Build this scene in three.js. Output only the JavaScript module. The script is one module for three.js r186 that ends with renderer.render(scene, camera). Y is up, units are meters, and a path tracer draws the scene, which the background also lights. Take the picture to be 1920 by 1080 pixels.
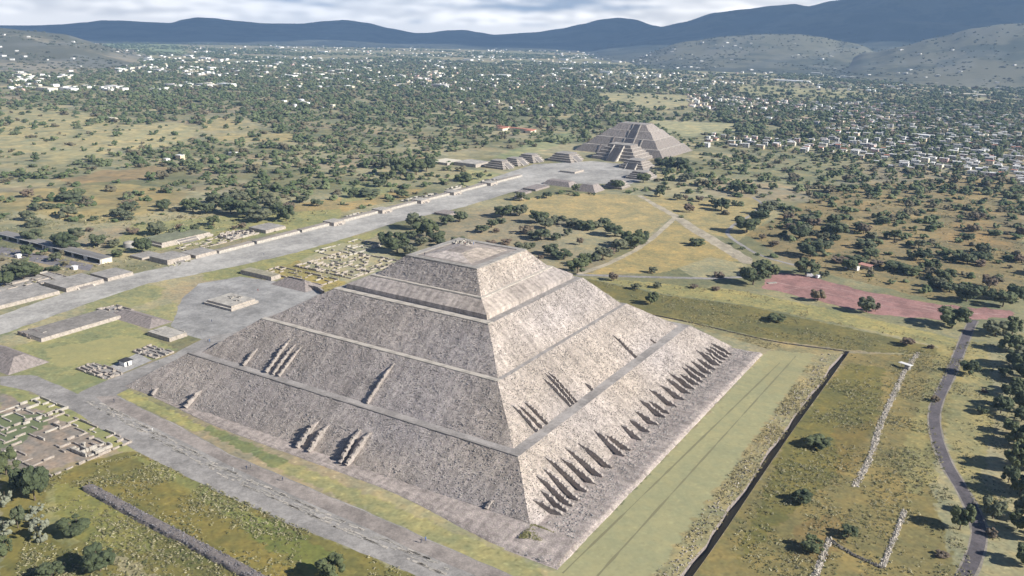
import * as THREE from 'three';
import { mergeGeometries } from 'three/addons/utils/BufferGeometryUtils.js';

// ---------------------------------------------------------------- camera, sky, sun, exposure
// x runs east and z south along the grid of the ancient city, metres; the great pyramid stands at the origin
const scene = new THREE.Scene();
const camera = new THREE.PerspectiveCamera(36.903, 16 / 9, 1, 60000);
camera.position.set(234.72, 164.52, 332.78); camera.up.set(-0.17121, 0.95648, -0.23629); camera.lookAt(185.271, 135.439, 250.879);
const renderer = new THREE.WebGLRenderer({ antialias: true });
renderer.toneMapping = THREE.LinearToneMapping;
renderer.toneMappingExposure = 1.72;
renderer.shadowMap.enabled = true;

const SUN = new THREE.Vector3(0.856, 0.5, -0.13).normalize();
const sun = new THREE.DirectionalLight(new THREE.Color(1.0, 0.953, 0.87), 5);
sun.position.copy(SUN).multiplyScalar(900); sun.target.position.set(0, 0, 0);
sun.castShadow = true; sun.shadow.radius = 1;
Object.assign(sun.shadow.camera, { left: -900, right: 900, top: 900, bottom: -900, near: 1, far: 3000 });
sun.shadow.mapSize.set(4096, 4096);
scene.add(sun, sun.target);

// ---------------------------------------------------------------- random numbers and noise
function rng(a) { return () => { a |= 0; a = (a + 0x6d2b79f5) | 0; let t = Math.imul(a ^ (a >>> 15), 1 | a); t = (t + Math.imul(t ^ (t >>> 7), 61 | t)) ^ t; return ((t ^ (t >>> 14)) >>> 0) / 4294967296; }; }
const HASH = new Float32Array(65536); { const r = rng(77); for (let i = 0; i < 65536; i++) HASH[i] = r(); }
const hash = (i, j) => HASH[(Math.imul(i, 7919) + Math.imul(j, 104729) + Math.imul(i ^ (j << 7), 31)) & 65535];
function noise(x, y) {
  const i = Math.floor(x), j = Math.floor(y), a = x - i, b = y - j, s = a * a * (3 - 2 * a), t = b * b * (3 - 2 * b);
  const p = hash(i, j), q = hash(i + 1, j), u = hash(i, j + 1), v = hash(i + 1, j + 1);
  return p + (q - p) * s + (u - p) * t + (p - q - u + v) * s * t;
}
const fbm = (x, y, n = 4) => { let s = 0, a = 0.5, w = 0; for (let k = 0; k < n; k++) { s += a * noise(x + k * 17.3, y - k * 9.1); w += a; a *= 0.5; x *= 2.03; y *= 2.03; } return s / w; };
const lerp = (a, b, t) => a + (b - a) * t, clamp = (x, a = 0, b = 1) => (x < a ? a : x > b ? b : x), smooth = (a, b, x) => { const t = clamp((x - a) / (b - a)); return t * t * (3 - 2 * t); };
const enc = (x) => { x = clamp(x); return 255 * (x <= 0.0031308 ? 12.92 * x : 1.055 * Math.pow(x, 1 / 2.4) - 0.055); };
const DEC = new Float32Array(256); for (let i = 0; i < 256; i++) { const c = i / 255; DEC[i] = c <= 0.04045 ? c / 12.92 : ((c + 0.055) / 1.055) ** 2.4; }

// the sky: thin bright cloud over pale blue, the same all round
{
  const W = 2048, H = 1024, d = new Float32Array(W * H * 4);
  for (let j = 0; j < H; j++) {
    const el = ((j + 0.5) / H - 0.5) * Math.PI, y = Math.sin(el), c = Math.cos(el);
    for (let i = 0; i < W; i++) {
      const az = ((i + 0.5) / W - 0.5) * 2 * Math.PI, k = (j * W + i) * 4, e = Math.max(el, 0);
      const x = Math.cos(az) * c, z = Math.sin(az) * c, s = 1 / (Math.max(y, 0) + 0.06);
      const big = fbm(x * s * 0.55 + 31, z * s * 0.55 + 7, 5), fine = fbm(x * s * 1.9 + 3, z * s * 1.9 + 51, 5);
      const cover = smooth(0.6, 0.78, big * 0.66 + fine * 0.34 + 0.34 * Math.exp(-e * 7));
      const lit = 0.66 + 0.6 * smooth(0.32, 0.7, fbm(x * s * 1.1 + 90, z * s * 1.1 + 12, 5) * 0.7 + 0.3 * noise(x * s * 4.4, z * s * 4.4));
      const hz = Math.exp(-e * 10);
      const blue = [lerp(0.022, 0.34, hz), lerp(0.05, 0.38, hz), lerp(0.125, 0.43, hz)];
      const white = [1.34 * lit, 1.24 * lit, 1.1 * lit];
      for (let q = 0; q < 3; q++) d[k + q] = lerp(blue[q], white[q], cover * 0.86);
      d[k + 3] = 1;
    }
  }
  const t = new THREE.DataTexture(d, W, H, THREE.RGBAFormat, THREE.FloatType);
  t.mapping = THREE.EquirectangularReflectionMapping; t.magFilter = t.minFilter = THREE.LinearFilter; t.needsUpdate = true;
  scene.background = t; scene.environment = t;
  scene.backgroundIntensity = 1; scene.environmentIntensity = 1;
}
scene.fog = new THREE.FogExp2(new THREE.Color(0.37, 0.61, 1.0), 0.000088);

// ---------------------------------------------------------------- naming
const used = new Map();
function numbered(name) { const n = used.get(name) ?? 0; used.set(name, n + 1); return n ? `${name}_${String(n).padStart(3, '0')}` : name; }
function part(name, geo, mat, parent) { const m = new THREE.Mesh(geo, mat); m.name = name; parent.add(m); return m; }
function tag(o, label, category, group) { o.userData.label = label; o.userData.category = category; if (group) o.userData.group = group; return o; }
function thing(name, label, category, x = 0, y = 0, z = 0, group) { const g = new THREE.Group(); g.name = numbered(name); g.position.set(x, y, z); scene.add(g); return tag(g, label, category, group); }
function single(name, geo, mat, label, category, group) { const m = new THREE.Mesh(geo, mat); m.name = numbered(name); scene.add(m); return tag(m, label, category, group); }
function setting(name, geo, mat) { const m = new THREE.Mesh(geo, mat); m.name = name; m.userData.kind = 'structure'; scene.add(m); return m; }

// ---------------------------------------------------------------- textures and materials
function dataTex(N, fn, srgb = true) {
  const d = new Uint8Array(N * N * 4);
  for (let j = 0; j < N; j++) for (let i = 0; i < N; i++) { const c = fn(i, j), k = (j * N + i) * 4; d[k] = c[0]; d[k + 1] = c[1]; d[k + 2] = c[2]; d[k + 3] = 255; }
  const t = new THREE.DataTexture(d, N, N); t.magFilter = THREE.LinearFilter; t.minFilter = THREE.LinearFilter; t.wrapS = t.wrapT = THREE.RepeatWrapping;
  if (srgb) t.colorSpace = THREE.SRGBColorSpace; t.needsUpdate = true; return t;
}
// noise that repeats over a square of n cells, for tiles
function tiled(x, y, n, seed) {
  const i = Math.floor(x), j = Math.floor(y), a = x - i, b = y - j, s = a * a * (3 - 2 * a), t = b * b * (3 - 2 * b), m = (k) => ((k % n) + n) % n;
  const h = (p, q) => hash(m(p) + seed * 131, m(q) + seed * 57);
  const p = h(i, j), q = h(i + 1, j), u = h(i, j + 1), v = h(i + 1, j + 1);
  return p + (q - p) * s + (u - p) * t + (p - q - u + v) * s * t;
}
// rubble masonry: rounded stones of many tones in paler mortar; tile of `cells` stones a side
function rubble(N, cells, seed) {
  const col = new Float32Array(N * N * 3), hgt = new Float32Array(N * N);
  const jit = (i, j, k) => { const m = (q) => ((q % cells) + cells) % cells; return hash(m(i) * 3 + seed * 17 + k * 101, m(j) * 3 + seed * 29 + k * 53); };
  for (let y = 0; y < N; y++) for (let x = 0; x < N; x++) {
    const u = (x / N) * cells, v = (y / N) * cells, ci = Math.floor(u), cj = Math.floor(v);
    let d1 = 9, d2 = 9, bi = 0, bj = 0;
    for (let a = -1; a <= 1; a++) for (let b = -1; b <= 1; b++) {
      const i = ci + a, j = cj + b, dx = i + 0.15 + 0.7 * jit(i, j, 0) - u, dy = j + 0.15 + 0.7 * jit(i, j, 1) - v, d = Math.sqrt(dx * dx + dy * dy);
      if (d < d1) { d2 = d1; d1 = d; bi = i; bj = j; } else if (d < d2) d2 = d;
    }
    const edge = smooth(0.03, 0.22, d2 - d1), tone = jit(bi, bj, 2), hue = jit(bi, bj, 3), big = tiled(u / 4, v / 4, cells / 4, 5 + seed), mid = tiled(u / 1.6, v / 12, Math.round(cells / 1.6), 9);
    const g = (x % 2 ? 1 : 0.97) * (0.9 + 0.2 * tiled(u * 5, v * 5, cells * 5, 3));
    const b0 = (0.225 + 0.15 * tone * tone + 0.04 * tone) * (0.56 + 0.46 * big + 0.46 * mid) * g, k = y * N + x;
    const st = [b0 * (1.03 + 0.08 * hue), b0 * (0.99), b0 * (0.97 - 0.1 * (1 - hue))], mo = 0.315 * (0.76 + 0.44 * big) * g;
    col[k * 3] = lerp(mo * 1.05, st[0], edge * 0.9); col[k * 3 + 1] = lerp(mo * 0.985, st[1], edge * 0.9); col[k * 3 + 2] = lerp(mo * 0.9, st[2], edge * 0.9);
    hgt[k] = edge * (0.35 + 0.65 * tone);
  }
  return { map: dataTex(N, (i, j) => { const k = (j * N + i) * 3; return [enc(col[k]), enc(col[k + 1]), enc(col[k + 2])]; }), bump: dataTex(N, (i, j) => { const h = 255 * hgt[j * N + i]; return [h, h, h]; }, false) };
}
const RUB = rubble(1024, 64, 1);                              // a tile holds 64 stones a side
const rep = (t, s) => { const c = t.clone(); c.repeat.set(1 / s, 1 / s); c.needsUpdate = true; return c; };
const stone = (tint, size = 34, o = {}) => new THREE.MeshStandardMaterial({ color: new THREE.Color(...tint), map: rep(RUB.map, size), bumpMap: rep(RUB.bump, size), bumpScale: 0.06, roughness: 0.95, ...o });
const plain = (r, g, b, o = {}) => new THREE.MeshStandardMaterial({ color: new THREE.Color(r, g, b), roughness: 0.92, ...o });
const GRAIN = dataTex(1024, (i, j) => { const u = i / 1024, v = j / 1024, n = 0.22 * tiled(u * 5, v * 5, 5, 1) + 0.22 * tiled(u * 13 + 3.3, v * 13 + 1.7, 13, 6) + 0.2 * tiled(u * 41, v * 41, 41, 2) + 0.18 * tiled(u * 120, v * 120, 120, 3) + 0.18 * tiled(u * 340, v * 340, 340, 4), h = 255 * clamp(0.86 + 0.62 * (n - 0.5)); return [h, h, h]; });
const grainy = (r, g, b, size = 14, o = {}) => new THREE.MeshStandardMaterial({ color: new THREE.Color(r, g, b), map: rep(GRAIN, size), roughness: 0.95, ...o });
const M = {
  pyr: stone([1.11, 1.04, 1.01], 26, { vertexColors: true }),
  pyrLow: stone([1.42, 1.33, 1.28], 30, { vertexColors: true, bumpScale: 0.2 }),
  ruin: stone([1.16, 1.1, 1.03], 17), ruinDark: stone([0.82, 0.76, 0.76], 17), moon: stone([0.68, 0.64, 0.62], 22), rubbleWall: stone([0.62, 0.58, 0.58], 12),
  mortar: grainy(0.72, 0.655, 0.57, 18), ledge: grainy(0.42, 0.385, 0.36, 60), pale: grainy(0.55, 0.51, 0.45, 14), plasterTop: grainy(0.43, 0.40, 0.365, 18),
  stairs: grainy(0.3, 0.275, 0.265, 9), gravel: grainy(0.5, 0.475, 0.435, 150), path: grainy(0.395, 0.37, 0.345, 110), trodden: grainy(0.38, 0.33, 0.295, 70), dirt: grainy(0.56, 0.485, 0.355, 60), asphalt: grainy(0.15, 0.132, 0.142, 40), roadEdge: grainy(0.36, 0.32, 0.265, 20),
  clay: grainy(0.42, 0.225, 0.2, 70), white: plain(0.74, 0.73, 0.71), cream: plain(0.66, 0.60, 0.48), greyWall: plain(0.42, 0.41, 0.40), dark: plain(0.03, 0.03, 0.035), bark: plain(0.13, 0.1, 0.07),
  terracotta: plain(0.48, 0.2, 0.13), pink: plain(0.6, 0.42, 0.38), blueRoof: plain(0.3, 0.36, 0.42), concrete: grainy(0.5, 0.48, 0.46, 9), glass: plain(0.05, 0.06, 0.07, { roughness: 0.2 }), steel: plain(0.55, 0.56, 0.57, { roughness: 0.5 }),
};

// ---------------------------------------------------------------- the ground: what grows and lies where
const INNER = { x: -430, z: -490, w: 740 }, MID = { x: -2500, z: -3000, w: 3400 }, FAR = { x: -9600, z: -9600, w: 15000 };
// [colour of the matter itself, how fully it covers, outline in metres]
const ZONES = [
  // ---- far and middle country
  ['#a39a70', 0.8, [[-1407.5,-552.7],[-1324.8,-593.8],[-1199.5,-595.5],[-990.9,-520.8],[-857.8,-413.5],[-730.6,-299.1],[-741.1,-251.4],[-834.6,-274.7],[-820.7,-227.6]]], ['#a89f74', 0.85, [[-993.7,-518.1],[-988.5,-608.3],[-870,-556.3],[-764.4,-451.8],[-746.9,-370.1],[-823.9,-369.9]]], ['#8f7c5a', 0.85, [[-632.9,-185.4],[-646.6,-235.8],[-628.8,-304.4],[-597.2,-296],[-560.8,-252.9],[-594.9,-171.9]]],
  ['#9c8f60', 0.8, [[-610.6,-111.2],[-585.6,-160.4],[-552.2,-214.4],[-502.4,-227.4],[-420.8,-157.7],[-418.5,-83.2],[-496.8,-75.5],[-527.9,-65.4]]], ['#8f7f57', 0.75, [[-541.1,-159.6],[-518.5,-214.4],[-471.3,-215.4],[-427,-174],[-468,-126.7]]], ['#a3966c', 0.8, [[-997.5,-669.6],[-950.6,-715.6],[-824.2,-599.1],[-852.6,-553.8]]], ['#a5986c', 0.8, [[-821.9,-545.9],[-727.1,-615.4],[-672.8,-548.8],[-754.6,-490.9]]],
  ['#a08c5c', 0.85, [[-350.1,-231.2],[-344.2,-281.6],[-316,-362],[-306.3,-385.5],[-287.8,-326.3],[-291.9,-246.3],[-312.7,-207.1]]], ['#8f8d5a', 0.8, [[-395,-101.2],[-361.5,-166.6],[-302.1,-250.4],[-274.5,-220],[-279.6,-127.5],[-304.8,-58.5],[-335.1,-35.9]]], ['#a3987a', 0.6, [[-875.1,-1028.4],[-826.9,-1078.1],[-719.3,-942.9],[-763.9,-899]]],
  ['#a49467', 0.95, [[-198.8,-376.2],[-189.8,-418.2],[-159.2,-464.8],[-114.3,-485.6],[-44.6,-414.7],[-27.6,-295.1],[-63,-324.6],[-115.8,-336.8],[-155.8,-334.4]]], ['#a09163', 0.9, [[-112.1,-487.3],[-63.2,-518.8],[-5.6,-549.9],[32.5,-456.8],[36.7,-352.4],[-10.4,-374.9],[-42.2,-416.5]]],
  ['#a08f5e', 0.92, [[-34.4,-393.9],[63.3,-289.6],[36.6,-281.2],[21.6,-223.4],[-20.1,-189.5],[-20.5,-274.7]]], ['#9c9470', 0.9, [[26.3,-244.1],[35.1,-287.9],[64.5,-283.1],[70.3,-248.9],[44.1,-226.5]]], ['#a8a37a', 0.7, [[-402.5,-1214],[-259,-1263.9],[-212.8,-1148.7],[-246.7,-1018.9],[-296.9,-1030.2]]],
  ['#a7a077', 0.8, [[-792.8,-1766],[-577.2,-1879.9],[-423.3,-1622.2],[-470.1,-1463.3],[-598.3,-1494.9]]], ['#9d9a6b', 0.6, [[-658.3,-2541.7],[-329.3,-2430.2],[-193.9,-2343.6],[-299,-1922.2],[-517.5,-2145.4]]], ['#85744d', 0.8, [[35.1,-379.4],[42.3,-674.9],[222.6,-915.3],[242.1,-308.8],[188.6,-270.2],[98.7,-301]]], ['#8c6f48', 0.35, [[160.1,-512.9],[203.7,-565.6],[231,-527.8],[229.8,-457.3],[184.1,-445.1]]],
  ['#9c7440', 0.5, [[-587.2,-4241.2],[-379.9,-4141.1],[-180.2,-2980.7],[-282.7,-2772.3]]], ['#7f8f63', 0.7, [[-5916.1,-3782.5],[-5360.8,-4035],[-3344.8,-2516],[-3458.2,-2209.9]]], ['#9f8a74', 0.5, [[-5536.2,-2839.9],[-6215.6,-3961.1],[-3458.2,-2209.9],[-3072.7,-1722.7],[-3246.9,-1571.7]]],
  ['#8a8f60', 0.6, [[-400.2,-358.5],[-327.4,-376.4],[-312.1,-307],[-322.1,-272.4]]], ['#7f9062', 0.4, [[-339.3,-610.2],[-372.6,-851.3],[-439.7,-1000.1],[-409,-753.5],[-367.5,-616.3]]],
  ['#9b9a6a', 0.85, [[-331.6,-459.1],[-328.6,-520],[-303,-521.1],[-275,-460.5],[-275.8,-410]]],
  // ---- near country
  ['#968e5a', 0.92, [[-17.1,-181.8],[17.9,-194.5],[82.6,-214],[140.9,-208.9],[197,-198.3],[217.5,-193.3],[216.3,-170.2],[185.3,-179.2],[146.4,-183.1],[94,-185.9],[44,-177.4]]], ['#6a6435', 0.9, [[-16.5,-179],[44.9,-175.2],[94.7,-183.7],[185.9,-175.3],[208.2,-171.5],[209.4,-159.7],[164,-139.5],[125.8,-130.9],[77.8,-134.5],[41.6,-131.7]]],
  ['#7b6f3f', 0.85, [[165,-134.4],[209.4,-159.7],[214.4,-191.1],[222.1,-196.5],[220.1,-77.3],[219.4,-7.5],[236.6,60.6],[166.4,106.9],[163,102.6]]], ['#8d8656', 0.8, [[205.2,-174.4],[212.3,-184.5],[211.4,-85.2],[212.3,-58.8],[222.9,-9.9],[214.2,10.2],[208,-20.5],[206.2,-81.6]]], ['#8f8658', 0.8, [[214.4,-191.1],[227.2,-200.1],[237.9,-103.4],[237,-19.4],[248.8,0.5],[237.2,8.2],[224,-36.9],[217.6,-75.6]]],
  ['#696432', 0.75, [[162,-24.5],[167.9,-119.5],[185.7,-123],[193.5,-46],[188,13.6],[177.5,64.3],[174,88.6]]], ['#796437', 0.4, [[177.7,-35.2],[192.5,-51.8],[195.1,-11.9],[189.7,12.4]]], ['#775e37', 0.4, [[184,54.1],[193.1,37.6],[202.3,47.8],[197.3,73.2],[187,73]]],
  ['#98956f', 1, [[126.5,126.7],[126.6,119.2],[128.2,-103.8],[129.3,-115.2],[150.9,-122.6],[152.7,6.9],[153.6,102.8],[154.3,124],[126.2,142.5]]], ['#989169', 0.5, [[129.3,-115.2],[150.9,-122.6],[151.7,-62.6],[144.4,-53.8],[134.7,-78.9]]], ['#958c64', 0.8, [[150.9,-122.6],[163.7,-135.4],[162.8,-21.3],[163.1,80],[162,122],[154.3,124],[153.6,102.8],[152.7,6.9]]],
  ['#8f845b', 0.85, [[65.8,-135.4],[79.2,-130.8],[126.8,-127.4],[163.5,-136.2],[150.9,-122.6],[129.3,-115.2],[91.3,-123.7]]],
  ['#9c965f', 0.95, [[-106.1,117.2],[-106.7,110.3],[-44.8,116.4],[-42.5,122]]], ['#72784e', 0.98, [[-43.8,119.3],[-44.9,114],[6.2,118.9],[6.8,125.6]]], ['#918d60', 0.95, [[6.8,125.6],[5.5,118.3],[65.7,121.8],[98,122.9],[121.5,124],[125.1,129.3],[117.5,134.3],[72.4,130.3]]],
  ['#87885c', 0.95, [[-199.2,116.7],[-199.4,99.9],[-197.9,78.6],[-194.7,49.9],[-145.8,62.2],[-129.3,65],[-122.7,109.2],[-141.9,130.1],[-166.3,129.9]]], ['#9c9667', 0.8, [[-184.1,103.4],[-168.7,68.3],[-145.8,62.2],[-140.5,82.1],[-154.2,113.3]]], ['#80845a', 0.9, [[-141.9,130.1],[-139.7,103.3],[-119,108.9],[-118.3,130.6]]],
  ['#86875c', 0.9, [[-245.8,90.9],[-249.6,70.3],[-253.2,27.4],[-239.8,32.7],[-219,105.8]]], ['#8b8a5f', 0.9, [[-240.5,41.1],[-242.4,0.9],[-223.8,-1],[-207.9,15.1],[-206.8,51.7],[-206.4,68.4]]], ['#8c8a58', 0.9, [[-239.9,-43.3],[-224.3,-164.7],[-219.1,-210.7],[-207.8,-183.9],[-202.9,-96.6],[-199.2,-48.8],[-218.4,-25.6]]], ['#9b8d50', 0.85, [[-199.2,-48.8],[-205,-98.7],[-169.1,-103.9],[-131.7,-67.7],[-139,-51],[-185.1,-59.1]]],
  ['#9d9777', 0.9, [[-205,-98.7],[-216.1,-155.7],[-167.5,-160.9],[-137.7,-127],[-139.8,-76.7],[-166.9,-80.4]]], ['#9a9567', 0.8, [[-194.7,43],[-195.8,12.9],[-167.4,35.2],[-163.4,48.9]]],
  ['#8f8275', 0.95, [[-147.2,145.5],[-134.1,141.4],[-104.8,141.6],[-66.4,144],[-56.8,153],[-62.3,166.2],[-65.3,179],[-87.1,178.8]]], ['#697150', 1, [[-126.5,165.9],[-126.4,157],[-111.3,146.1],[-100.3,151.1],[-94.2,168.6],[-98.1,181]]], ['#8c8d5a', 0.9, [[-156.6,140.3],[-145.3,136.9],[-99.3,137.8],[-49.3,145.3],[-51.7,149.6],[-97.6,146.2],[-148.9,144.6]]],
  ['#716b34', 0.92, [[-60.5,175.8],[-55.7,154.9],[-48.9,145.6],[3.9,148.8],[51.7,149.8],[94,149.8],[118.3,153.5],[3.4,228.9],[-78.9,183.3]]], ['#929357', 0.55, [[-50.8,149],[-34,147],[35.3,153.1],[29,159.2],[-13.4,155.9]]], ['#657435', 0.5, [[15.3,156.3],[32.8,150.7],[66.8,156],[61.4,164.7],[33.9,163.6]]], ['#817238', 0.5, [[-39.1,166.2],[-18.2,152.1],[31.5,161.4],[61.6,169.5],[51.7,177.7],[8.4,172.9]]],
  ['#848249', 0.7, [[-55.2,177],[-40.3,174],[-3.3,178.8],[16.8,185.7],[0.3,193.1],[-20.9,196.2]]], ['#989070', 0.9, [[3.6,194.5],[6.5,191.8],[27.4,193.7],[20.5,199.8]]], ['#97966e', 0.5, [[-50.4,183],[-49,179.8],[-25.4,193.4],[-9.5,196],[-9.6,199.7],[-26.8,196.3]]], ['#666833', 0.6, [[-6.3,180.7],[3.9,175.9],[38.2,178.4],[25.8,186.6]]],
  ['#9d9b74', 0.7, [[111.9,107.9],[112.5,101.6],[116.8,98.8],[118,111.4]]],
];
function zoneCanvas(R, N) {
  const c = document.createElement('canvas'); c.width = c.height = N; const g = c.getContext('2d');
  for (const [col, a, poly] of ZONES) { g.globalAlpha = a; g.fillStyle = col; g.beginPath(); poly.forEach(([x, z], k) => g[k ? 'lineTo' : 'moveTo'](((x - R.x) / R.w) * N, ((z - R.z) / R.w) * N)); g.closePath(); g.fill(); }
  return g.getImageData(0, 0, N, N).data;
}
function groundTexture(R, N, zn, warp, fine) {
  const zd = zoneCanvas(R, zn), px = R.w / N;
  const straw = [0.335, 0.3, 0.17], olive = [0.17, 0.168, 0.08], green = [0.14, 0.155, 0.072], soil = [0.29, 0.23, 0.15];
  return dataTex(N, (i, j) => {
    const x = R.x + (i + 0.5) * px, z = R.z + (j + 0.5) * px;
    const n1 = fbm(x / 260, z / 260, 3), n2 = fbm(x / 70 + 50, z / 70 + 9, 3), n3 = noise(x / 13 + 5, z / 13), n4 = noise(x / fine, z / fine), n5 = noise(x / (fine * 3.7) + 8, z / (fine * 3.1));
    const a = smooth(0.32, 0.62, n2 * 0.6 + n1 * 0.4), b = smooth(0.5, 0.72, n1), c = smooth(0.55, 0.7, fbm(x / 120 + 200, z / 120 + 77, 3));
    let r = lerp(olive[0], straw[0], a), g = lerp(olive[1], straw[1], a), u = lerp(olive[2], straw[2], a);
    r = lerp(r, green[0], b * 0.6); g = lerp(g, green[1], b * 0.6); u = lerp(u, green[2], b * 0.6);
    r = lerp(r, soil[0], c * 0.6); g = lerp(g, soil[1], c * 0.6); u = lerp(u, soil[2], c * 0.6);
    const wx = x + (noise(x / warp, z / warp) - 0.5) * warp * 1.2 + (n5 - 0.5) * fine * 2, wz = z + (noise(x / warp + 40, z / warp + 3) - 0.5) * warp * 1.2 + (n4 - 0.5) * fine * 1.5;
    const zi = clamp(Math.floor(((wx - R.x) / R.w) * zn), 0, zn - 1), zj = clamp(Math.floor(((wz - R.z) / R.w) * zn), 0, zn - 1), k = (zj * zn + zi) * 4, al = zd[k + 3] / 255;
    if (al > 0) { r = lerp(r, DEC[zd[k]], al); g = lerp(g, DEC[zd[k + 1]], al); u = lerp(u, DEC[zd[k + 2]], al); }
    const sp = noise(x / (fine * 1.3) + 77, z / (fine * 1.3) + 31), m = (0.56 + 0.3 * n3 + 0.34 * n4 + 0.26 * n5) * (sp > 0.8 ? 1 + (sp - 0.8) * 2.2 : sp < 0.2 ? 1 - (0.2 - sp) * 2 : 1), dry = (n5 - 0.5) * 0.16 + (n3 - 0.5) * 0.12;
    const mown = al > 0.985 ? 0.35 : 1, M1 = 1 + (m - 1) * mown - (1 - mown) * 0.02, d1 = dry * mown;   // mown lawns are even
    return [enc(r * M1 * (1 + d1)), enc(g * M1), enc(u * M1 * (1 - d1 * 0.9))];
  });
}
const groundMat = (R, N, zn, warp, fine) => new THREE.MeshStandardMaterial({ map: groundTexture(R, N, zn, warp, fine), roughness: 1 });
// a flat sheet from a Shape in x and z, its texture laid over the square R
function sheet(shape, y, R) {
  const g = new THREE.ShapeGeometry(shape), p = g.attributes.position, uv = g.attributes.uv, n = g.attributes.normal;
  for (let i = 0; i < p.count; i++) { const x = p.getX(i), z = p.getY(i); p.setXYZ(i, x, y, z); if (R) uv.setXY(i, (x - R.x) / R.w, (z - R.z) / R.w); n.setXYZ(i, 0, 1, 0); }
  const ix = g.index.array; for (let i = 0; i < ix.length; i += 3) { const t = ix[i]; ix[i] = ix[i + 1]; ix[i + 1] = t; }
  return g;
}
const outline = (pts) => { const s = new THREE.Shape(); pts.forEach(([x, z], k) => s[k ? 'lineTo' : 'moveTo'](x, z)); s.closePath(); return s; };
const holeOf = (pts) => { const s = new THREE.Path(); pts.forEach(([x, z], k) => s[k ? 'lineTo' : 'moveTo'](x, z)); s.closePath(); return s; };
const square = (R) => [[R.x, R.z], [R.x + R.w, R.z], [R.x + R.w, R.z + R.w], [R.x, R.z + R.w]];
// side lines of a strip along a path
function offsetLine(pts, d) {
  return pts.map(([x, z], i) => { const a = pts[Math.max(0, i - 1)], b = pts[Math.min(pts.length - 1, i + 1)], dx = b[0] - a[0], dz = b[1] - a[1], l = Math.hypot(dx, dz); return [x - (dz / l) * d, z + (dx / l) * d]; });
}
const smoothLine = (pts, step = 4) => { const c = new THREE.CatmullRomCurve3(pts.map(([x, z]) => new THREE.Vector3(x, 0, z)), false, 'centripetal'); return c.getSpacedPoints(Math.max(2, Math.round(c.getLength() / step))).map((v) => [v.x, v.z]); };
// the dry moat that runs round the great pyramid: a cut in the ground with an upright outer wall
const moatLine = smoothLine([[162.2,155.8],[162.6,103.8],[162.9,79.4],[162.6,32.6],[162.5,-22.4],[163.1,-80.5],[163.5,-136.2]], 9), moatEnd = [[163.5,-136.2],[126.3,-129.2],[78.5,-132.6],[49.9,-132.6]];
const moatIn = offsetLine(moatLine, -1.6).map(([x, z]) => [x + (noise(z / 6, 3) - 0.5) * 1.8, z]), moatOut = offsetLine(moatLine, 1.8);
const backIn = offsetLine(smoothLine(moatEnd, 8), -0.7), backOut = offsetLine(smoothLine(moatEnd, 8), 0.8);
const moatHole = [...moatIn.slice(0, -1), [moatIn.at(-1)[0], backIn[0][1] + 0.2], ...backIn.slice(1), ...backOut.slice(1).reverse(), [moatOut.at(-1)[0], backOut[0][1]], ...moatOut.slice(0, -1).reverse()];
{
  const s = outline(square(INNER)); s.holes.push(holeOf(moatHole));
  setting('ground', sheet(s, 0, INNER), groundMat(INNER, 2048, 1480, 2.2, 0.9));
  const m = outline(square(MID)); m.holes.push(holeOf(square(INNER)));
  setting('plain', sheet(m, 0, MID), groundMat(MID, 2048, 2048, 12, 4.2));
  const f = outline(square(FAR)); f.holes.push(holeOf(square(MID)));
  setting('far_plain', sheet(f, 0, FAR), groundMat(FAR, 2048, 1024, 40, 18));
}
function wallStrip(line, y0, y1, jag = 0) {       // an upright strip along a line
  const pos = [], uv = [], ix = []; let u = 0;
  line.forEach(([x, z], i) => { if (i) u += Math.hypot(x - line[i - 1][0], z - line[i - 1][1]); const t = y1 + (noise(u / 2.3, 4) - 0.5) * jag; pos.push(x, y0, z, x, t, z); uv.push(u, 0, u, t - y0); if (i) { const k = i * 2; ix.push(k - 2, k, k - 1, k - 1, k, k + 1); } });
  const g = new THREE.BufferGeometry(); g.setAttribute('position', new THREE.Float32BufferAttribute(pos, 3)); g.setAttribute('uv', new THREE.Float32BufferAttribute(uv, 2)); g.setIndex(ix); g.computeVertexNormals(); return g;
}
{
  const t = thing('moat_wall', 'dry moat with an upright stone wall beyond the pale lawn', 'moat', 0, 0, 0);
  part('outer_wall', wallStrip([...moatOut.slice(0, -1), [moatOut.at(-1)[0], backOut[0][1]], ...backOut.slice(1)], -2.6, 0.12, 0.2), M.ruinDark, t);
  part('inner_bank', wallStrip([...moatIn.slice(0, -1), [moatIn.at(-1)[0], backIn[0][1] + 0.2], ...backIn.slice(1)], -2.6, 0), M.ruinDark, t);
  part('moat_floor', sheet(outline(moatHole), -2.55), plain(0.2, 0.17, 0.1), t);
}
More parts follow.
